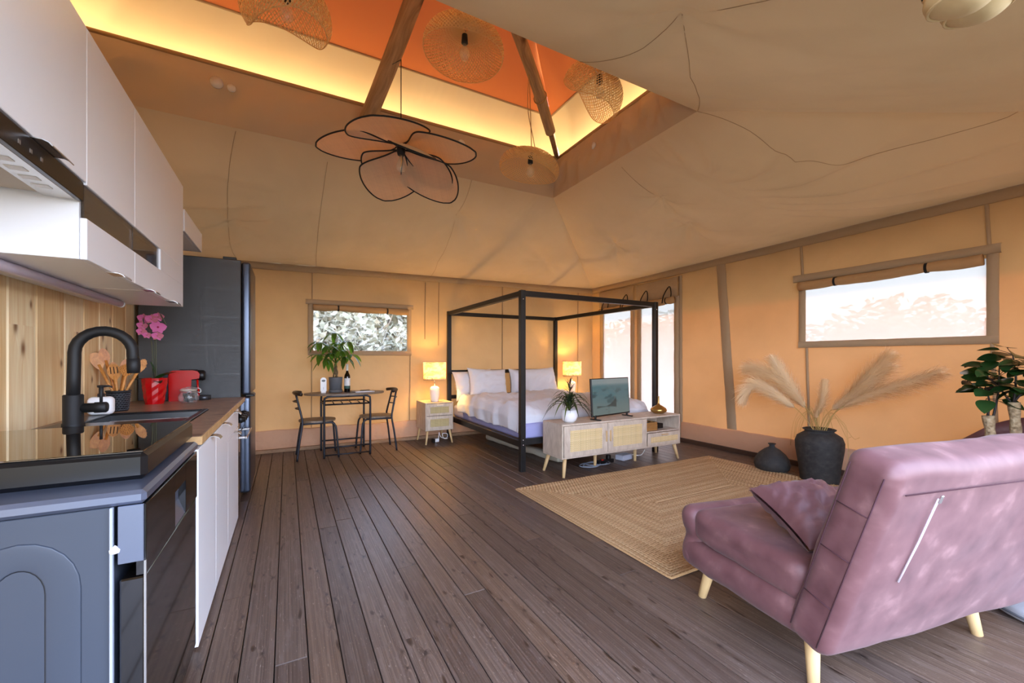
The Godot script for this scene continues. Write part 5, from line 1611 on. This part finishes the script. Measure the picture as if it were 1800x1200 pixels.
# ================================================================= lounge
func make_lounge() -> void:
	var velvet := bumped(tri(mat(Color(1, 1, 1), 0.55), 0.9), nbump(301, 0.008, 2.0, 512, 3), 0.5)
	velvet.albedo_texture = ntex(302, 0.006, [Color(0.34, 0.195, 0.205), Color(0.40, 0.25, 0.26), Color(0.44, 0.29, 0.295), Color(0.57, 0.42, 0.42)], 1024, 5)
	velvet.rim_enabled = true
	velvet.rim = 0.2
	velvet.rim_tint = 0.35
	M.velvet = velvet
	var nz := noise(303, 1.0, 3)
	var crumple := func(p: Vector3) -> Vector3: return p + Vector3(0.006 * nz.get_noise_3d(p.x * 4, p.y * 6, p.z * 5), 0.008 * nz.get_noise_3d(p.x * 3 + 5, p.y * 5, p.z * 4), 0.008 * nz.get_noise_3d(p.x * 3, p.y * 4 + 9, p.z * 4))
	var so := thing("sofa_bed", "pink velvet fold-out sofa seen from behind in the right foreground", "sofa", Vector3(1.767, 0, -0.847), -0.196)
	var W := 1.34
	var CX := 0.60
	var sb := MB.new()
	sb.smooth(true)
	sb.soft(Vector3(W, 0.155, 0.70), 0.07, 10, crumple)
	part("base_cushion", sb, velvet, so, Transform3D(Basis(Vector3.RIGHT, -0.02), Vector3(CX, 0.245, -0.33)))
	var sc := MB.new()
	sc.smooth(true)
	sc.soft(Vector3(W - 0.03, 0.165, 0.60), 0.055, 12, func(p: Vector3) -> Vector3:
		var q: Vector3 = (crumple as Callable).call(p)
		if p.y > 0: q.y -= 0.010 * exp(-pow((p.z - 0.02) / 0.02, 2.0)) + 0.008 * exp(-pow((p.z + 0.19) / 0.015, 2.0))
		return q)
	part("seat_cushion", sc, velvet, so, Transform3D(Basis(Vector3.RIGHT, 0.03), Vector3(CX, 0.390, -0.30)))
	var fw := MB.new()
	fw.smooth(true)
	fw.soft(Vector3(W, 0.312, 0.125), 0.058, 10, func(p: Vector3) -> Vector3:
		var q: Vector3 = (crumple as Callable).call(p)
		var pinch := exp(-pow(p.y / 0.05, 2.0)) * smoothstep(W / 2 - 0.10, W / 2, absf(p.x))
		q.x -= signf(p.x) * 0.03 * pinch
		return q)
	part("front_fold", fw, velvet, so, Transform3D(Basis.IDENTITY, Vector3(CX, 0.326, -0.622)))
	var bb := MB.new()
	bb.smooth(true)
	bb.soft(Vector3(W + 0.01, 0.80, 0.165), 0.05, 14, func(p: Vector3) -> Vector3:
		var q: Vector3 = (crumple as Callable).call(p)
		q.z += 0.02 * (1.0 - pow(p.x / (W / 2), 2.0)) * (1.0 - pow(p.y / 0.4, 2.0)) * signf(p.z)
		q.y += 0.006 * sin(p.x * 9.0)
		return q)
	var lean := Transform3D(Basis(Vector3.RIGHT, 0.31), Vector3(CX, 0.555, 0.125))
	var back := part("backrest", bb, velvet, so, lean)
	# stitched seams on the back and side panel
	var thread := mat(Color(0.26, 0.13, 0.16), 0.9)
	var hx := W / 2 + 0.008
	for z in [-0.052, 0.052]: part("seam", tb([Vector3(-hx, -0.35, z), Vector3(-hx - 0.002, 0.0, z), Vector3(-hx, 0.35, z)], 0.0022, 6), thread, back)
	for y in [-0.18, 0.02, 0.20]: part("seam", tb([Vector3(-hx - 0.001, y, -0.05), Vector3(-hx - 0.001, y + 0.004, 0.05)], 0.0018, 6), thread, back)
	part("seam", tb([Vector3(-0.62, 0.31, 0.089), Vector3(0.0, 0.318, 0.107), Vector3(0.64, 0.31, 0.089)], 0.0022, 6), thread, back)
	var zp := part("zip", tb([Vector3(-0.46, 0.285, 0.095), Vector3(-0.475, 0.12, 0.1), Vector3(-0.49, -0.04, 0.101)], 0.0032, 6), mat(Color(0.86, 0.82, 0.86), 0.5), back)
	part("zip_pull", bx(Vector3(-0.458, 0.285, 0.100), Vector3(0.012, 0.03, 0.006), 0.002), M.chrome, zp)
	part("gusset", bx(Vector3(CX, 0.178, 0.02), Vector3(W - 0.10, 0.03, 0.10), 0.01), M.strap, so)
	part("under_frame", bx(Vector3(CX, 0.172, -0.30), Vector3(W - 0.2, 0.03, 0.5), 0.004), M.black, so)
	for q in [[0.0, 0.0, 0.03, -0.03], [0.03, -0.615, 0.06, -0.575], [1.0, 0.0, 0.97, -0.03], [1.17, -0.615, 1.14, -0.575]]:
		part("leg", tb([Vector3(q[0], 0.0, q[1]), Vector3(q[2], 0.20, q[3])], [0.020, 0.029], 16), M.beech, so)
	var cu := thing("cushion", "small pink velvet cushion lying on the sofa seat against the backrest", "cushion", Vector3(2.06, 0.565, -0.985), -0.45)
	put("cover", pillow_mesh(0.38, 0.36, 0.15, 311), velvet, cu, Transform3D(Basis.from_euler(Vector3(-1.15, 0.0, 0.12)), Vector3.ZERO))
	# second velvet chair behind the leafy plant
	var ac := thing("armchair", "pink velvet tub chair behind the leafy plant at the right edge", "armchair", Vector3(4.80, 0, -0.93), -0.9)
	var am := MB.new()
	am.smooth(true)
	am.grid(36, 12, func(u: float, v: float) -> Vector3:
		var a := PI * (1.05 - 1.6 * (u - 0.5)) - PI / 2
		var h: float = 0.40 + 0.42 * pow(maxf(0.0, sin(PI * u)), 0.6)
		var r := 0.36 + 0.05 * v
		var y: float = lerpf(0.22, h, minf(v * 2.0, 1.0)) if v < 0.5 else lerpf(h, 0.22, (v - 0.5) * 2.0)
		if v >= 0.5: r -= 0.11
		return Vector3(sin(a) * r, y, cos(a) * r))
	part("shell", am, velvet, ac)
	var ase := MB.new()
	ase.smooth(true)
	ase.soft(Vector3(0.56, 0.16, 0.54), 0.07, 5)
	part("seat_cushion", ase, velvet, ac, Transform3D(Basis.IDENTITY, Vector3(0, 0.36, 0)))
	part("seat_base", lt([Vector2(0, 0.20), Vector2(0.34, 0.20), Vector2(0.36, 0.24), Vector2(0.34, 0.30), Vector2(0, 0.30)], 28), velvet, ac)
	for sx in [-1.0, 1.0]:
		for sz in [-1.0, 1.0]: part("leg", tb([Vector3(0.24 * sx, 0, 0.24 * sz), Vector3(0.2 * sx, 0.21, 0.2 * sz)], [0.014, 0.02], 10), M.beech, ac)
	var fp := thing("floor_cushion", "pale grey round floor cushion half under the sofa at the right edge", "cushion", Vector3(3.30, 0, -0.46))
	part("pad", lt([Vector2(0, 0.0), Vector2(0.25, 0.0), Vector2(0.285, 0.012), Vector2(0.29, 0.045), Vector2(0.27, 0.062), Vector2(0.0, 0.07)], 40), mat(Color(0.62, 0.61, 0.62), 0.8), fp)
	part("piping", tb(range(41).map(func(i: int) -> Vector3: return Vector3(cos(TAU * i / 40) * 0.29, 0.03, sin(TAU * i / 40) * 0.29)), 0.006, 6), mat(Color(0.35, 0.35, 0.37), 0.7), fp)
	# leafy plant
	var lp := thing("leafy_plant", "dark green round-leaved plant on bare woody stems at the right edge", "plant", Vector3(4.2, 0, -0.87))
	part("pot", lt([Vector2(0, 0), Vector2(0.11, 0.0), Vector2(0.15, 0.28), Vector2(0.155, 0.30), Vector2(0.14, 0.30), Vector2(0.13, 0.26), Vector2(0, 0.26)], 32), mat(Color(0.20, 0.20, 0.21), 0.6), lp)
	part("soil", lt([Vector2(0.132, 0.265), Vector2(0, 0.275)], 18), M.dirt, lp)
	var barkt := mat(Color(1, 1, 1), 0.85)
	barkt.albedo_texture = ntex(321, 0.02, [Color(0.36, 0.29, 0.20), Color(0.62, 0.53, 0.40), Color(0.78, 0.71, 0.58)], 256, 4)
	bumped(tri(barkt, 5.0), nbump(322, 0.03, 6.0, 256, 3), 1.0)
	var dg := []
	for c in [Color(0.07, 0.16, 0.07), Color(0.11, 0.22, 0.10), Color(0.16, 0.27, 0.13)]:
		var m := mat(c, 0.22)
		m.backlight_enabled = true
		m.backlight = Color(0.12, 0.2, 0.05)
		dg.append(m)
	var twig := mat(Color(0.13, 0.10, 0.10), 0.6)
	var round := [leaf_mesh(1.0, 0.86, 0.12, 0.16, 0.72, 10), leaf_mesh(1.0, 0.70, 0.25, 0.2, 0.8, 10)]
	var rng := RandomNumberGenerator.new()
	rng.seed = 33
	for q in [[Vector3(0.0, 0.26, -0.06), Vector3(-0.01, 0.86, -0.075), 0.027], [Vector3(0.02, 0.26, 0.03), Vector3(0.01, 0.96, 0.035), 0.026], [Vector3(-0.02, 0.26, 0.10), Vector3(0.0, 0.92, 0.115), 0.022]]:
		var tr := curve([q[0], q[0].lerp(q[1], 0.5) + Vector3(0, 0, 0.015), q[1]], 12)
		var rs := []
		for i in 13: rs.append(q[2] * (1.0 + 0.10 * sin(i * 2.3)) * (1.12 if i > 10 else 1.0))
		part("trunk", tb(tr, rs, 12), barkt, lp)
	var sprays := [[Vector3(-0.01, 0.86, -0.075), Vector3(0.0, 1.06, -0.09), 12], [Vector3(-0.01, 0.80, -0.06), Vector3(0.02, 1.20, -0.03), 14], [Vector3(0.01, 0.96, 0.035), Vector3(0.01, 1.28, 0.03), 18], [Vector3(0.01, 0.93, 0.035), Vector3(0.0, 1.15, -0.10), 12], [Vector3(0.0, 0.92, 0.115), Vector3(-0.02, 1.06, 0.11), 8], [Vector3(0.01, 0.96, 0.035), Vector3(0.02, 1.22, 0.14), 10]]
	for q in sprays:
		part("twig", tb(curve([q[0], q[0].lerp(q[1], 0.5) + Vector3(0.01, 0, 0.01), q[1]], 8), [0.008, 0.007, 0.007, 0.006, 0.006, 0.005, 0.004, 0.004, 0.003], 7), twig, lp)
		for k in q[2]:
			var t: float = rng.randf_range(0.55, 1.0)
			var a := rng.randf() * TAU
			var p: Vector3 = q[0].lerp(q[1], t)
			var out := Vector3(cos(a), rng.randf_range(-0.15, 0.6), sin(a)).normalized()
			var e := p + out * rng.randf_range(0.03, 0.10)
			part("leaf_stalk", tb([p, e], 0.002, 5), twig, lp)
			var nrm := Vector3(rng.randf_range(-0.8, 0.3), 1.0, rng.randf_range(-0.2, 0.7))
			put("leaf", round[rng.randi() % 2], dg[rng.randi() % 3], lp, aim(e, out + Vector3(0, -0.35, 0), nrm, Vector3.ONE * rng.randf_range(0.10, 0.14)))
	# vases by the wall
	var clay := bumped(tri(mat(Color(1, 1, 1), 0.75), 2.5), nbump(331, 0.02, 3.0, 512, 4), 0.6)
	clay.albedo_texture = ntex(332, 0.012, [Color(0.13, 0.13, 0.13), Color(0.19, 0.185, 0.18), Color(0.27, 0.26, 0.25)], 512, 4)
	var bv := thing("tall_vase", "tall charcoal clay vase holding the pampas grass by the right wall", "vase", Vector3(4.77, 0, -2.235))
	part("body", lt([Vector2(0, 0.0), Vector2(0.155, 0.0), Vector2(0.165, 0.02), Vector2(0.180, 0.16), Vector2(0.205, 0.33), Vector2(0.208, 0.40), Vector2(0.190, 0.455), Vector2(0.145, 0.487), Vector2(0.125, 0.50), Vector2(0.123, 0.512), Vector2(0.140, 0.522), Vector2(0.143, 0.53), Vector2(0.132, 0.534), Vector2(0.108, 0.50), Vector2(0.10, 0.40), Vector2(0, 0.38)], 44), clay, bv)
	var sv := thing("round_vase", "low round charcoal vase with tiny neck beside the tall vase", "vase", Vector3(4.765, 0, -2.702))
	part("body", lt([Vector2(0, 0.0), Vector2(0.13, 0.0), Vector2(0.165, 0.025), Vector2(0.178, 0.075), Vector2(0.168, 0.125), Vector2(0.130, 0.185), Vector2(0.075, 0.235), Vector2(0.034, 0.258), Vector2(0.026, 0.27), Vector2(0.028, 0.287), Vector2(0.040, 0.294), Vector2(0.038, 0.30), Vector2(0.018, 0.292), Vector2(0.012, 0.26)], 40), clay, sv)
	# pampas
	var pc := []
	for c in [Color(0.97, 0.90, 0.77), Color(0.93, 0.84, 0.69), Color(0.98, 0.93, 0.82)]:
		var m := mat(c, 0.9)
		m.backlight_enabled = true
		m.backlight = Color(1.0, 0.93, 0.80)
		pc.append(m)
	var straw := mat(Color(0.70, 0.60, 0.36), 0.8)
	var mouth := Vector3(4.77, 0.50, -2.235)
	var plumes := [
		["pampas plume drooping furthest left over the small vase", Vector3(-0.10, 0.62, -0.56), Vector3(-0.10, 0.40, -0.74), 0.085],
		["broad pampas plume arching left above the lowest one", Vector3(-0.08, 0.72, -0.40), Vector3(-0.10, 0.74, -0.66), 0.095],
		["short upright pampas plume left of the vase middle", Vector3(-0.05, 0.66, -0.27), Vector3(-0.06, 0.83, -0.42), 0.075],
		["thin short pampas plume right above the vase mouth", Vector3(0.0, 0.45, 0.02), Vector3(0.02, 0.60, 0.04), 0.045],
		["tall pampas plume rising right to the window sill", Vector3(0.05, 0.62, 0.30), Vector3(0.08, 0.86, 0.52), 0.085],
		["full pampas plume leaning right below the tallest one", Vector3(0.08, 0.55, 0.26), Vector3(0.10, 0.76, 0.50), 0.09],
		["long pampas plume bending far right towards the sofa", Vector3(0.03, 0.52, 0.34), Vector3(0.02, 0.72, 0.86), 0.075],
	]
	for i in plumes.size():
		var q: Array = plumes[i]
		var o := thing("pampas_plume", q[0], "dried grass", mouth - Vector3(0, 0.09, 0), 0.0, "pampas grass in the tall vase")
		var root := Vector3(rng.randf_range(-0.05, 0.05), 0.0, rng.randf_range(-0.05, 0.05))
		var pts := curve([root, root + Vector3(q[1].x * 0.35, 0.26, q[1].z * 0.25), q[1] * Vector3(1, 0.9, 1), q[2]], 30)
		var rs := []
		for k in 31: rs.append(lerpf(0.005, 0.0015, k / 30.0))
		part("stem", tb(pts, rs, 6), straw, o)
		var hb := MB.new()
		var n := 2600
		for k in n:
			var t := 0.36 + 0.64 * rng.randf()
			var fi := t * 30.0
			var a: Vector3 = pts[int(fi)]
			var b: Vector3 = pts[mini(int(fi) + 1, 30)]
			var p := a.lerp(b, fi - int(fi))
			var d: Vector3 = (b - a).normalized() if b != a else (pts[30] - pts[28]).normalized()
			var rnd := Vector3(rng.randf_range(-1, 1), rng.randf_range(-1, 1), rng.randf_range(-1, 1))
			var side := (rnd - d * rnd.dot(d)).normalized()
			var prof := pow(sin(PI * clampf((t - 0.34) / 0.70, 0.0, 1.0)), 0.6)
			var l: float = q[3] * (0.7 + 0.8 * rng.randf()) * (0.40 + prof)
			var e := p + d * l * 1.15 + side * l * rng.randf_range(0.35, 1.0) - Vector3.UP * l * 0.30
			var m := (p + e) / 2 + side * l * 0.12 + d * l * 0.1
			var wd := d.cross(side) * rng.randf_range(0.0012, 0.0026)
			hb.quad(p - wd * 0.6, p + wd * 0.6, m + wd, m - wd)
			hb.tri(m - wd, m + wd, e)
		tag(part("hairs", hb, pc[i % 3], o), "", "", "", "stuff")
	var bl := thing("grass_blades", "thin dry grass blades curling down round the vase mouth", "dried grass", mouth - Vector3(0, 0.06, 0))
	for k in 16:
		var a := rng.randf() * TAU
		var out := Vector3(cos(a) * 0.5, 0, sin(a)) * rng.randf_range(0.16, 0.34)
		part("blade", tb(curve([Vector3(0, 0, 0), out * 0.45 + Vector3(0, rng.randf_range(0.2, 0.34), 0), out + Vector3(0, rng.randf_range(0.0, 0.22), 0), out * 1.15 + Vector3(0, rng.randf_range(-0.18, 0.05), 0)], 14), 0.0018, 4), straw, bl)
	# tied canvas bundles near the doorway, top right
	var fab := bumped(tri(mat(Color(0.84, 0.74, 0.56), 0.85), 1.5), nbump(341, 0.015, 3.0), 1.0)
	for q in [[Vector3(1.60, 2.175, -0.40), 0.078, "rolled cream canvas flap with a black strap hanging near the doorway"], [Vector3(1.80, 2.245, -0.42), 0.08, "second rolled canvas flap at the top right corner of the photo"]]:
		var o := thing("tied_flap", q[2], "canvas flap", q[0])
		var fb := MB.new()
		fb.smooth(true)
		var r: float = q[1]
		fb.grid(28, 30, func(u: float, v: float) -> Vector3:
			var a := TAU * u
			var rr: float = r * (minf(1.0, pow(v * 7.0, 0.5)) if v < 0.143 else 1.0) * (1.0 + 0.06 * sin(3.0 * a + v * 5.0) + 0.10 * v) * (1.0 - 0.08 * exp(-pow((v - 0.2) / 0.03, 2.0)))
			return Vector3(cos(a) * rr - v * 0.05, v * 0.32, sin(a) * rr))
		part("bundle", fb, fab, o)
		var ring := []
		for i in 33:
			var a := TAU * i / 32
			ring.append(Vector3(cos(a) * r * 0.99 - 0.01, 0.085 + 0.022 * cos(a), sin(a) * r * 0.99))
		part("strap", tb(ring, 0.007, 6), M.strap, o)
		part("hem", tb(ring.map(func(p: Vector3) -> Vector3: return Vector3(p.x * 0.93, p.y * 0.35, p.z * 0.93)), 0.004, 6), fab, o)

# ================================================================= hanging lamps
func make_pendants() -> void:
	var raffia := tri(mat(Color(1, 1, 1), 0.8), 5.0)
	raffia.albedo_texture = weave_img(512, 96, Color(0.99, 0.93, 0.81), Color(0.96, 0.88, 0.75), Color(0.84, 0.73, 0.57), 0.08, 9)
	raffia.backlight_enabled = true
	raffia.backlight = Color(1.0, 0.92, 0.8)
	var blk := mat(Color(0.03, 0.028, 0.028), 0.6)
	var bulbg := mat(Color(1.0, 0.93, 0.80, 0.16), 0.03)
	bulbg.transparency = BaseMaterial3D.TRANSPARENCY_ALPHA
	var amber := mat(Color(0.85, 0.60, 0.25), 0.4)
	var C := Vector3(0.718, 2.75, -3.0)
	var fl := thing("flower_pendant", "large raffia flower pendant lamp with black wire edges", "lamp", C, -0.4959)
	part("socket", lt([Vector2(0, 0.05), Vector2(0.024, 0.05), Vector2(0.030, 0.03), Vector2(0.030, -0.02), Vector2(0.024, -0.045), Vector2(0.0, -0.045)], 20), blk, fl)
	part("bulb", lt([Vector2(0.012, -0.045), Vector2(0.016, -0.07), Vector2(0.032, -0.115), Vector2(0.033, -0.135), Vector2(0.024, -0.158), Vector2(0.0, -0.168)], 20), bulbg, fl)
	part("filament", tb([Vector3(0, -0.05, 0), Vector3(0.005, -0.09, 0.0), Vector3(-0.004, -0.13, 0.0)], 0.004, 6), amber, fl)
	part("cord", tb([Vector3(0, 0.05, 0), Vector3(0, 0.64, 0)], 0.0035, 6), blk, fl)
	var hook := Vector3(0.79, 3.77, -3.63) - C
	part("hook_line", tb([Vector3(0, 0.64, 0), (hook * 0.55 + Vector3(0, 0.64, 0) * 0.45).rotated(Vector3.UP, 0.4959) * Vector3(1, 1, 1), hook.rotated(Vector3.UP, 0.4959)], 0.003, 6), blk, fl)
	# azimuth (0 = right, 90 = away), length, width, droop at the tip, lift at the root
	for q in [[265, 0.50, 0.56, -0.05, 0.05], [187, 0.58, 0.44, -0.02, 0.05], [344, 0.57, 0.46, -0.10, 0.03], [120, 0.52, 0.48, -0.20, 0.0], [57, 0.53, 0.50, -0.22, 0.0], [136, 0.40, 0.38, -0.07, 0.0], [45, 0.43, 0.38, -0.15, 0.0], [312, 0.32, 0.34, -0.16, 0.03]]:
		var az := deg_to_rad(q[0])
		var d := Vector3(cos(az), 0, -sin(az))
		var sd := Vector3(sin(az), 0, cos(az))
		var at := func(t: float, k: float) -> Vector3:
			var wd: float = q[2] * 0.5 * pow(sin(PI * pow(t, 0.80)), 0.55) * (0.35 + 0.65 * smoothstep(0.0, 0.45, t))
			return d * (0.03 + (q[1] - 0.03) * t * (1.0 if k == 0.0 else 1.0)) + sd * k * wd + Vector3.UP * (q[4] * (1 - t) * 0.4 + q[3] * t + 0.025 * sin(PI * t) * (1 - k * k))
		var pm := MB.new()
		pm.smooth(true)
		pm.grid(10, 16, func(u: float, v: float) -> Vector3: return at.call(clampf(v, 0.001, 0.999), u * 2 - 1))
		var p := part("petal", pm, raffia, fl)
		var ring := []
		for i in 33: ring.append(at.call(clampf(i / 32.0, 0.001, 0.999), -1.0))
		for i in 33: ring.append(at.call(clampf(1.0 - i / 32.0, 0.001, 0.999), 1.0))
		part("wire_edge", tb(ring, 0.0055, 7), blk, p)
	# woven bamboo shades
	var bam := [mat(Color(0.95, 0.79, 0.52), 0.45), mat(Color(0.92, 0.74, 0.47), 0.45)]
	for m in bam:
		m.backlight_enabled = true
		m.backlight = Color(0.5, 0.36, 0.18)
	var shapes := []
	for v in 2:
		var wv := MB.new()
		var n := 70
		for s in [-1.0, 1.0]:
			for k in n:
				var a0 := TAU * k / n
				var prev := []
				for i in 25:
					var t := i / 24.0
					var aa: float = a0 + s * (0.25 + t * 1.05)
					var fe: float = (1.95 + 0.36 * cos(2 * aa) if v == 0 else 1.92 + 0.12 * cos(2 * aa)) * t + 0.02 * (1 - t)
					var r := pow(sin(fe), 0.72)
					var y := cos(fe) * (1.0 if fe < PI / 2 else 0.75)
					var c: Vector3 = Vector3(cos(aa) * r, y, sin(aa) * r)
					var nn := Vector3(c.x, c.y, c.z).normalized()
					c += nn * (0.006 * s * (1.0 if (i + k) % 2 else -1.0))
					var tang := Vector3(-sin(aa), 0, cos(aa)) * 0.0135
					var cur := [c - tang, c + tang]
					if i > 0: wv.quad(prev[0], prev[1], cur[1], cur[0])
					prev = cur
		var rimp := []
		for i in 73:
			var aa := TAU * i / 72
			var fe: float = 1.95 + 0.36 * cos(2 * aa) if v == 0 else 1.92 + 0.12 * cos(2 * aa)
			var r := pow(sin(fe), 0.72)
			rimp.append(Vector3(cos(aa) * r, cos(fe) * 0.75, sin(aa) * r))
		shapes.append([wv.mesh(), tb(rimp, 0.012, 6).mesh()])
	var bulb := lt([Vector2(0.013, 0.0), Vector2(0.018, -0.03), Vector2(0.036, -0.065), Vector2(0.036, -0.09), Vector2(0.022, -0.115), Vector2(0, -0.12)], 18).mesh()
	var sock := lt([Vector2(0, 0.06), Vector2(0.02, 0.06), Vector2(0.024, 0.0), Vector2(0.016, -0.008), Vector2(0, -0.008)], 16).mesh()
	for q in [[Vector3(0.0, 3.27, -2.8), Vector3(0.245, 0.20, 0.245), Vector3(0.35, 0.3, 0.15), 0, "domed woven bamboo pendant nearest the kitchen at the top edge", 4.05],
			[Vector3(1.119, 3.465, -2.8), Vector3(0.29, 0.155, 0.29), Vector3(0.10, 1.2, 0.0), 1, "flattened woven bamboo pendant between the two roof poles", 4.08],
			[Vector3(2.126, 3.345, -2.6), Vector3(0.255, 0.20, 0.255), Vector3(0.75, 0.2, -0.25), 0, "tilted woven bamboo pendant at the right edge of the roof opening", 3.85],
			[Vector3(1.905, 2.945, -3.2), Vector3(0.27, 0.14, 0.27), Vector3(0.05, 2.2, 0.18), 1, "small woven bamboo pendant hanging lowest on a rope below the right roof pole", 3.84]]:
		var o := thing("bamboo_pendant", q[4], "lamp", q[0], 0.0, "woven bamboo pendants")
		var xf := Transform3D(Basis.from_euler(q[2]) * Basis.from_scale(q[1]), Vector3.ZERO)
		var sh := put("shade", shapes[q[3]][0], bam[q[3]], o, xf)
		put("rim", shapes[q[3]][1], bam[1], sh)
		var top: Vector3 = xf * Vector3(0, 0.9, 0)
		put("socket", sock, blk, o, Transform3D(Basis.IDENTITY, Vector3(top.x * 0.5, q[1].y * 0.35, top.z * 0.5)))
		put("bulb", bulb, bulbg, o, Transform3D(Basis.IDENTITY, Vector3(top.x * 0.5, q[1].y * 0.35, top.z * 0.5)))
		var h: float = q[5] - q[0].y
		part("cord", tb(curve([Vector3(top.x, q[1].y * 0.9, top.z), Vector3(top.x * 0.5 + 0.008, h * 0.5, 0.0), Vector3(0, h, 0)], 10), 0.004, 6), M.rope, o)
		if q[0].x > 1.5:
			part("cord", tb(curve([Vector3(top.x + 0.05, q[1].y * 0.9, top.z), Vector3(top.x * 0.5 + 0.02, h * 0.35, 0.01), Vector3(-0.012, h * 0.6, 0), Vector3(0.0, h, 0)], 12), 0.0035, 6), M.rope if q[0].x < 2 else M.white, o)

# ================================================================= what the windows look out on
func make_outside() -> void:
	var grass := tri(mat(Color(1, 1, 1), 0.95), 0.2)
	grass.albedo_texture = ntex(401, 0.03, [Color(0.22, 0.20, 0.14), Color(0.32, 0.30, 0.20), Color(0.44, 0.40, 0.30)], 512, 4)
	var g := struct("ground", "dry sunlit meadow ground outside the tent", "ground")
	part("soil", bx(Vector3(2, -0.42, -4), Vector3(90, 0.1, 90), 0.0), grass, g)
	var leafm := []
	for c in [Color(0.46, 0.46, 0.37), Color(0.57, 0.56, 0.46), Color(0.68, 0.66, 0.56)]: leafm.append(mat(c, 0.8))
	var barkm := mat(Color(0.30, 0.25, 0.20), 0.9)
	var rng := RandomNumberGenerator.new()
	rng.seed = 44
	var proto := MB.new()
	for i in 900:
		var d := Vector3(rng.randfn(), rng.randfn() * 0.8, rng.randfn()).normalized() * pow(rng.randf(), 0.4)
		var u := Vector3(rng.randfn(), rng.randfn(), rng.randfn()).normalized() * 0.10
		var w := u.cross(Vector3(rng.randfn(), rng.randfn(), rng.randfn())).normalized() * 0.05
		proto.quad(d - u, d - w, d + u, d + w)
	var crown := proto.mesh()
	var spots := [[-0.6, -11.5, 1.6, 2.0, 3.2], [1.4, -12.5, 1.9, 2.4, 3.4], [3.4, -11.8, 1.5, 1.8, 2.6], [0.4, -14.5, 2.2, 2.8, 4.0], [2.6, -15.0, 2.4, 2.6, 4.2], [-2.6, -13.5, 2.0, 2.6, 3.8], [5.2, -13.8, 2.0, 2.4, 3.5], [14.5, -4.2, 2.2, 1.6, 2.4], [16.0, -0.6, 2.4, 1.8, 2.6], [13.5, 2.6, 2.0, 1.5, 2.2], [15.5, -8.5, 2.6, 1.8, 2.8], [12.5, -12.0, 2.4, 2.0, 3.0]]
	var names := ["tree with leafy crown straight behind the dining window", "tree just right of centre behind the back window", "tree behind the bed beyond the back wall", "taller tree further back behind the dining window", "tall tree in the second row behind the back window", "tree beyond the back wall behind the fridge", "tree beyond the far corner of the tent", "bush beyond the right window, towards the bed", "bush straight out from the right window", "bush beyond the right wall nearest the viewer", "bush beyond the two mesh door panels", "tree beyond the far right corner outside"]
	for i in spots.size():
		var q: Array = spots[i]
		var o := thing("tree", names[i], "tree", Vector3(q[0], -0.37, q[1]), rng.randf() * TAU)
		part("trunk", tb([Vector3(0, 0, 0), Vector3(0.05, q[4] * 0.5, 0), Vector3(0, q[4], 0)], [0.16, 0.12, 0.06], 8), barkm, o)
		for k in 3:
			put("crown", crown, leafm[(i + k) % 3], o, Transform3D(Basis.from_euler(Vector3(0, rng.randf() * 6, 0)) * Basis.from_scale(Vector3(q[2], q[3] * 0.8, q[2]) * rng.randf_range(0.6, 0.85)), Vector3(rng.randf_range(-0.6, 0.6) * q[2], q[4] * rng.randf_range(0.5, 0.95), rng.randf_range(-0.6, 0.6) * q[2])))
	var fe := thing("wire_fence", "pale wire fence with posts standing beyond the right window", "fence", Vector3(9.5, -0.37, -1.5))
	var fm := mat(Color(0.75, 0.74, 0.70), 0.6)
	for k in 9: part("post", tb([Vector3(0, 0, -6 + k * 1.5), Vector3(0, 1.75, -6 + k * 1.5)], 0.035, 8), fm, fe)
	for k in 8: part("wire", tb([Vector3(0, 0.25 + k * 0.2, -6), Vector3(0, 0.25 + k * 0.2, 6)], 0.008, 5), fm, fe)
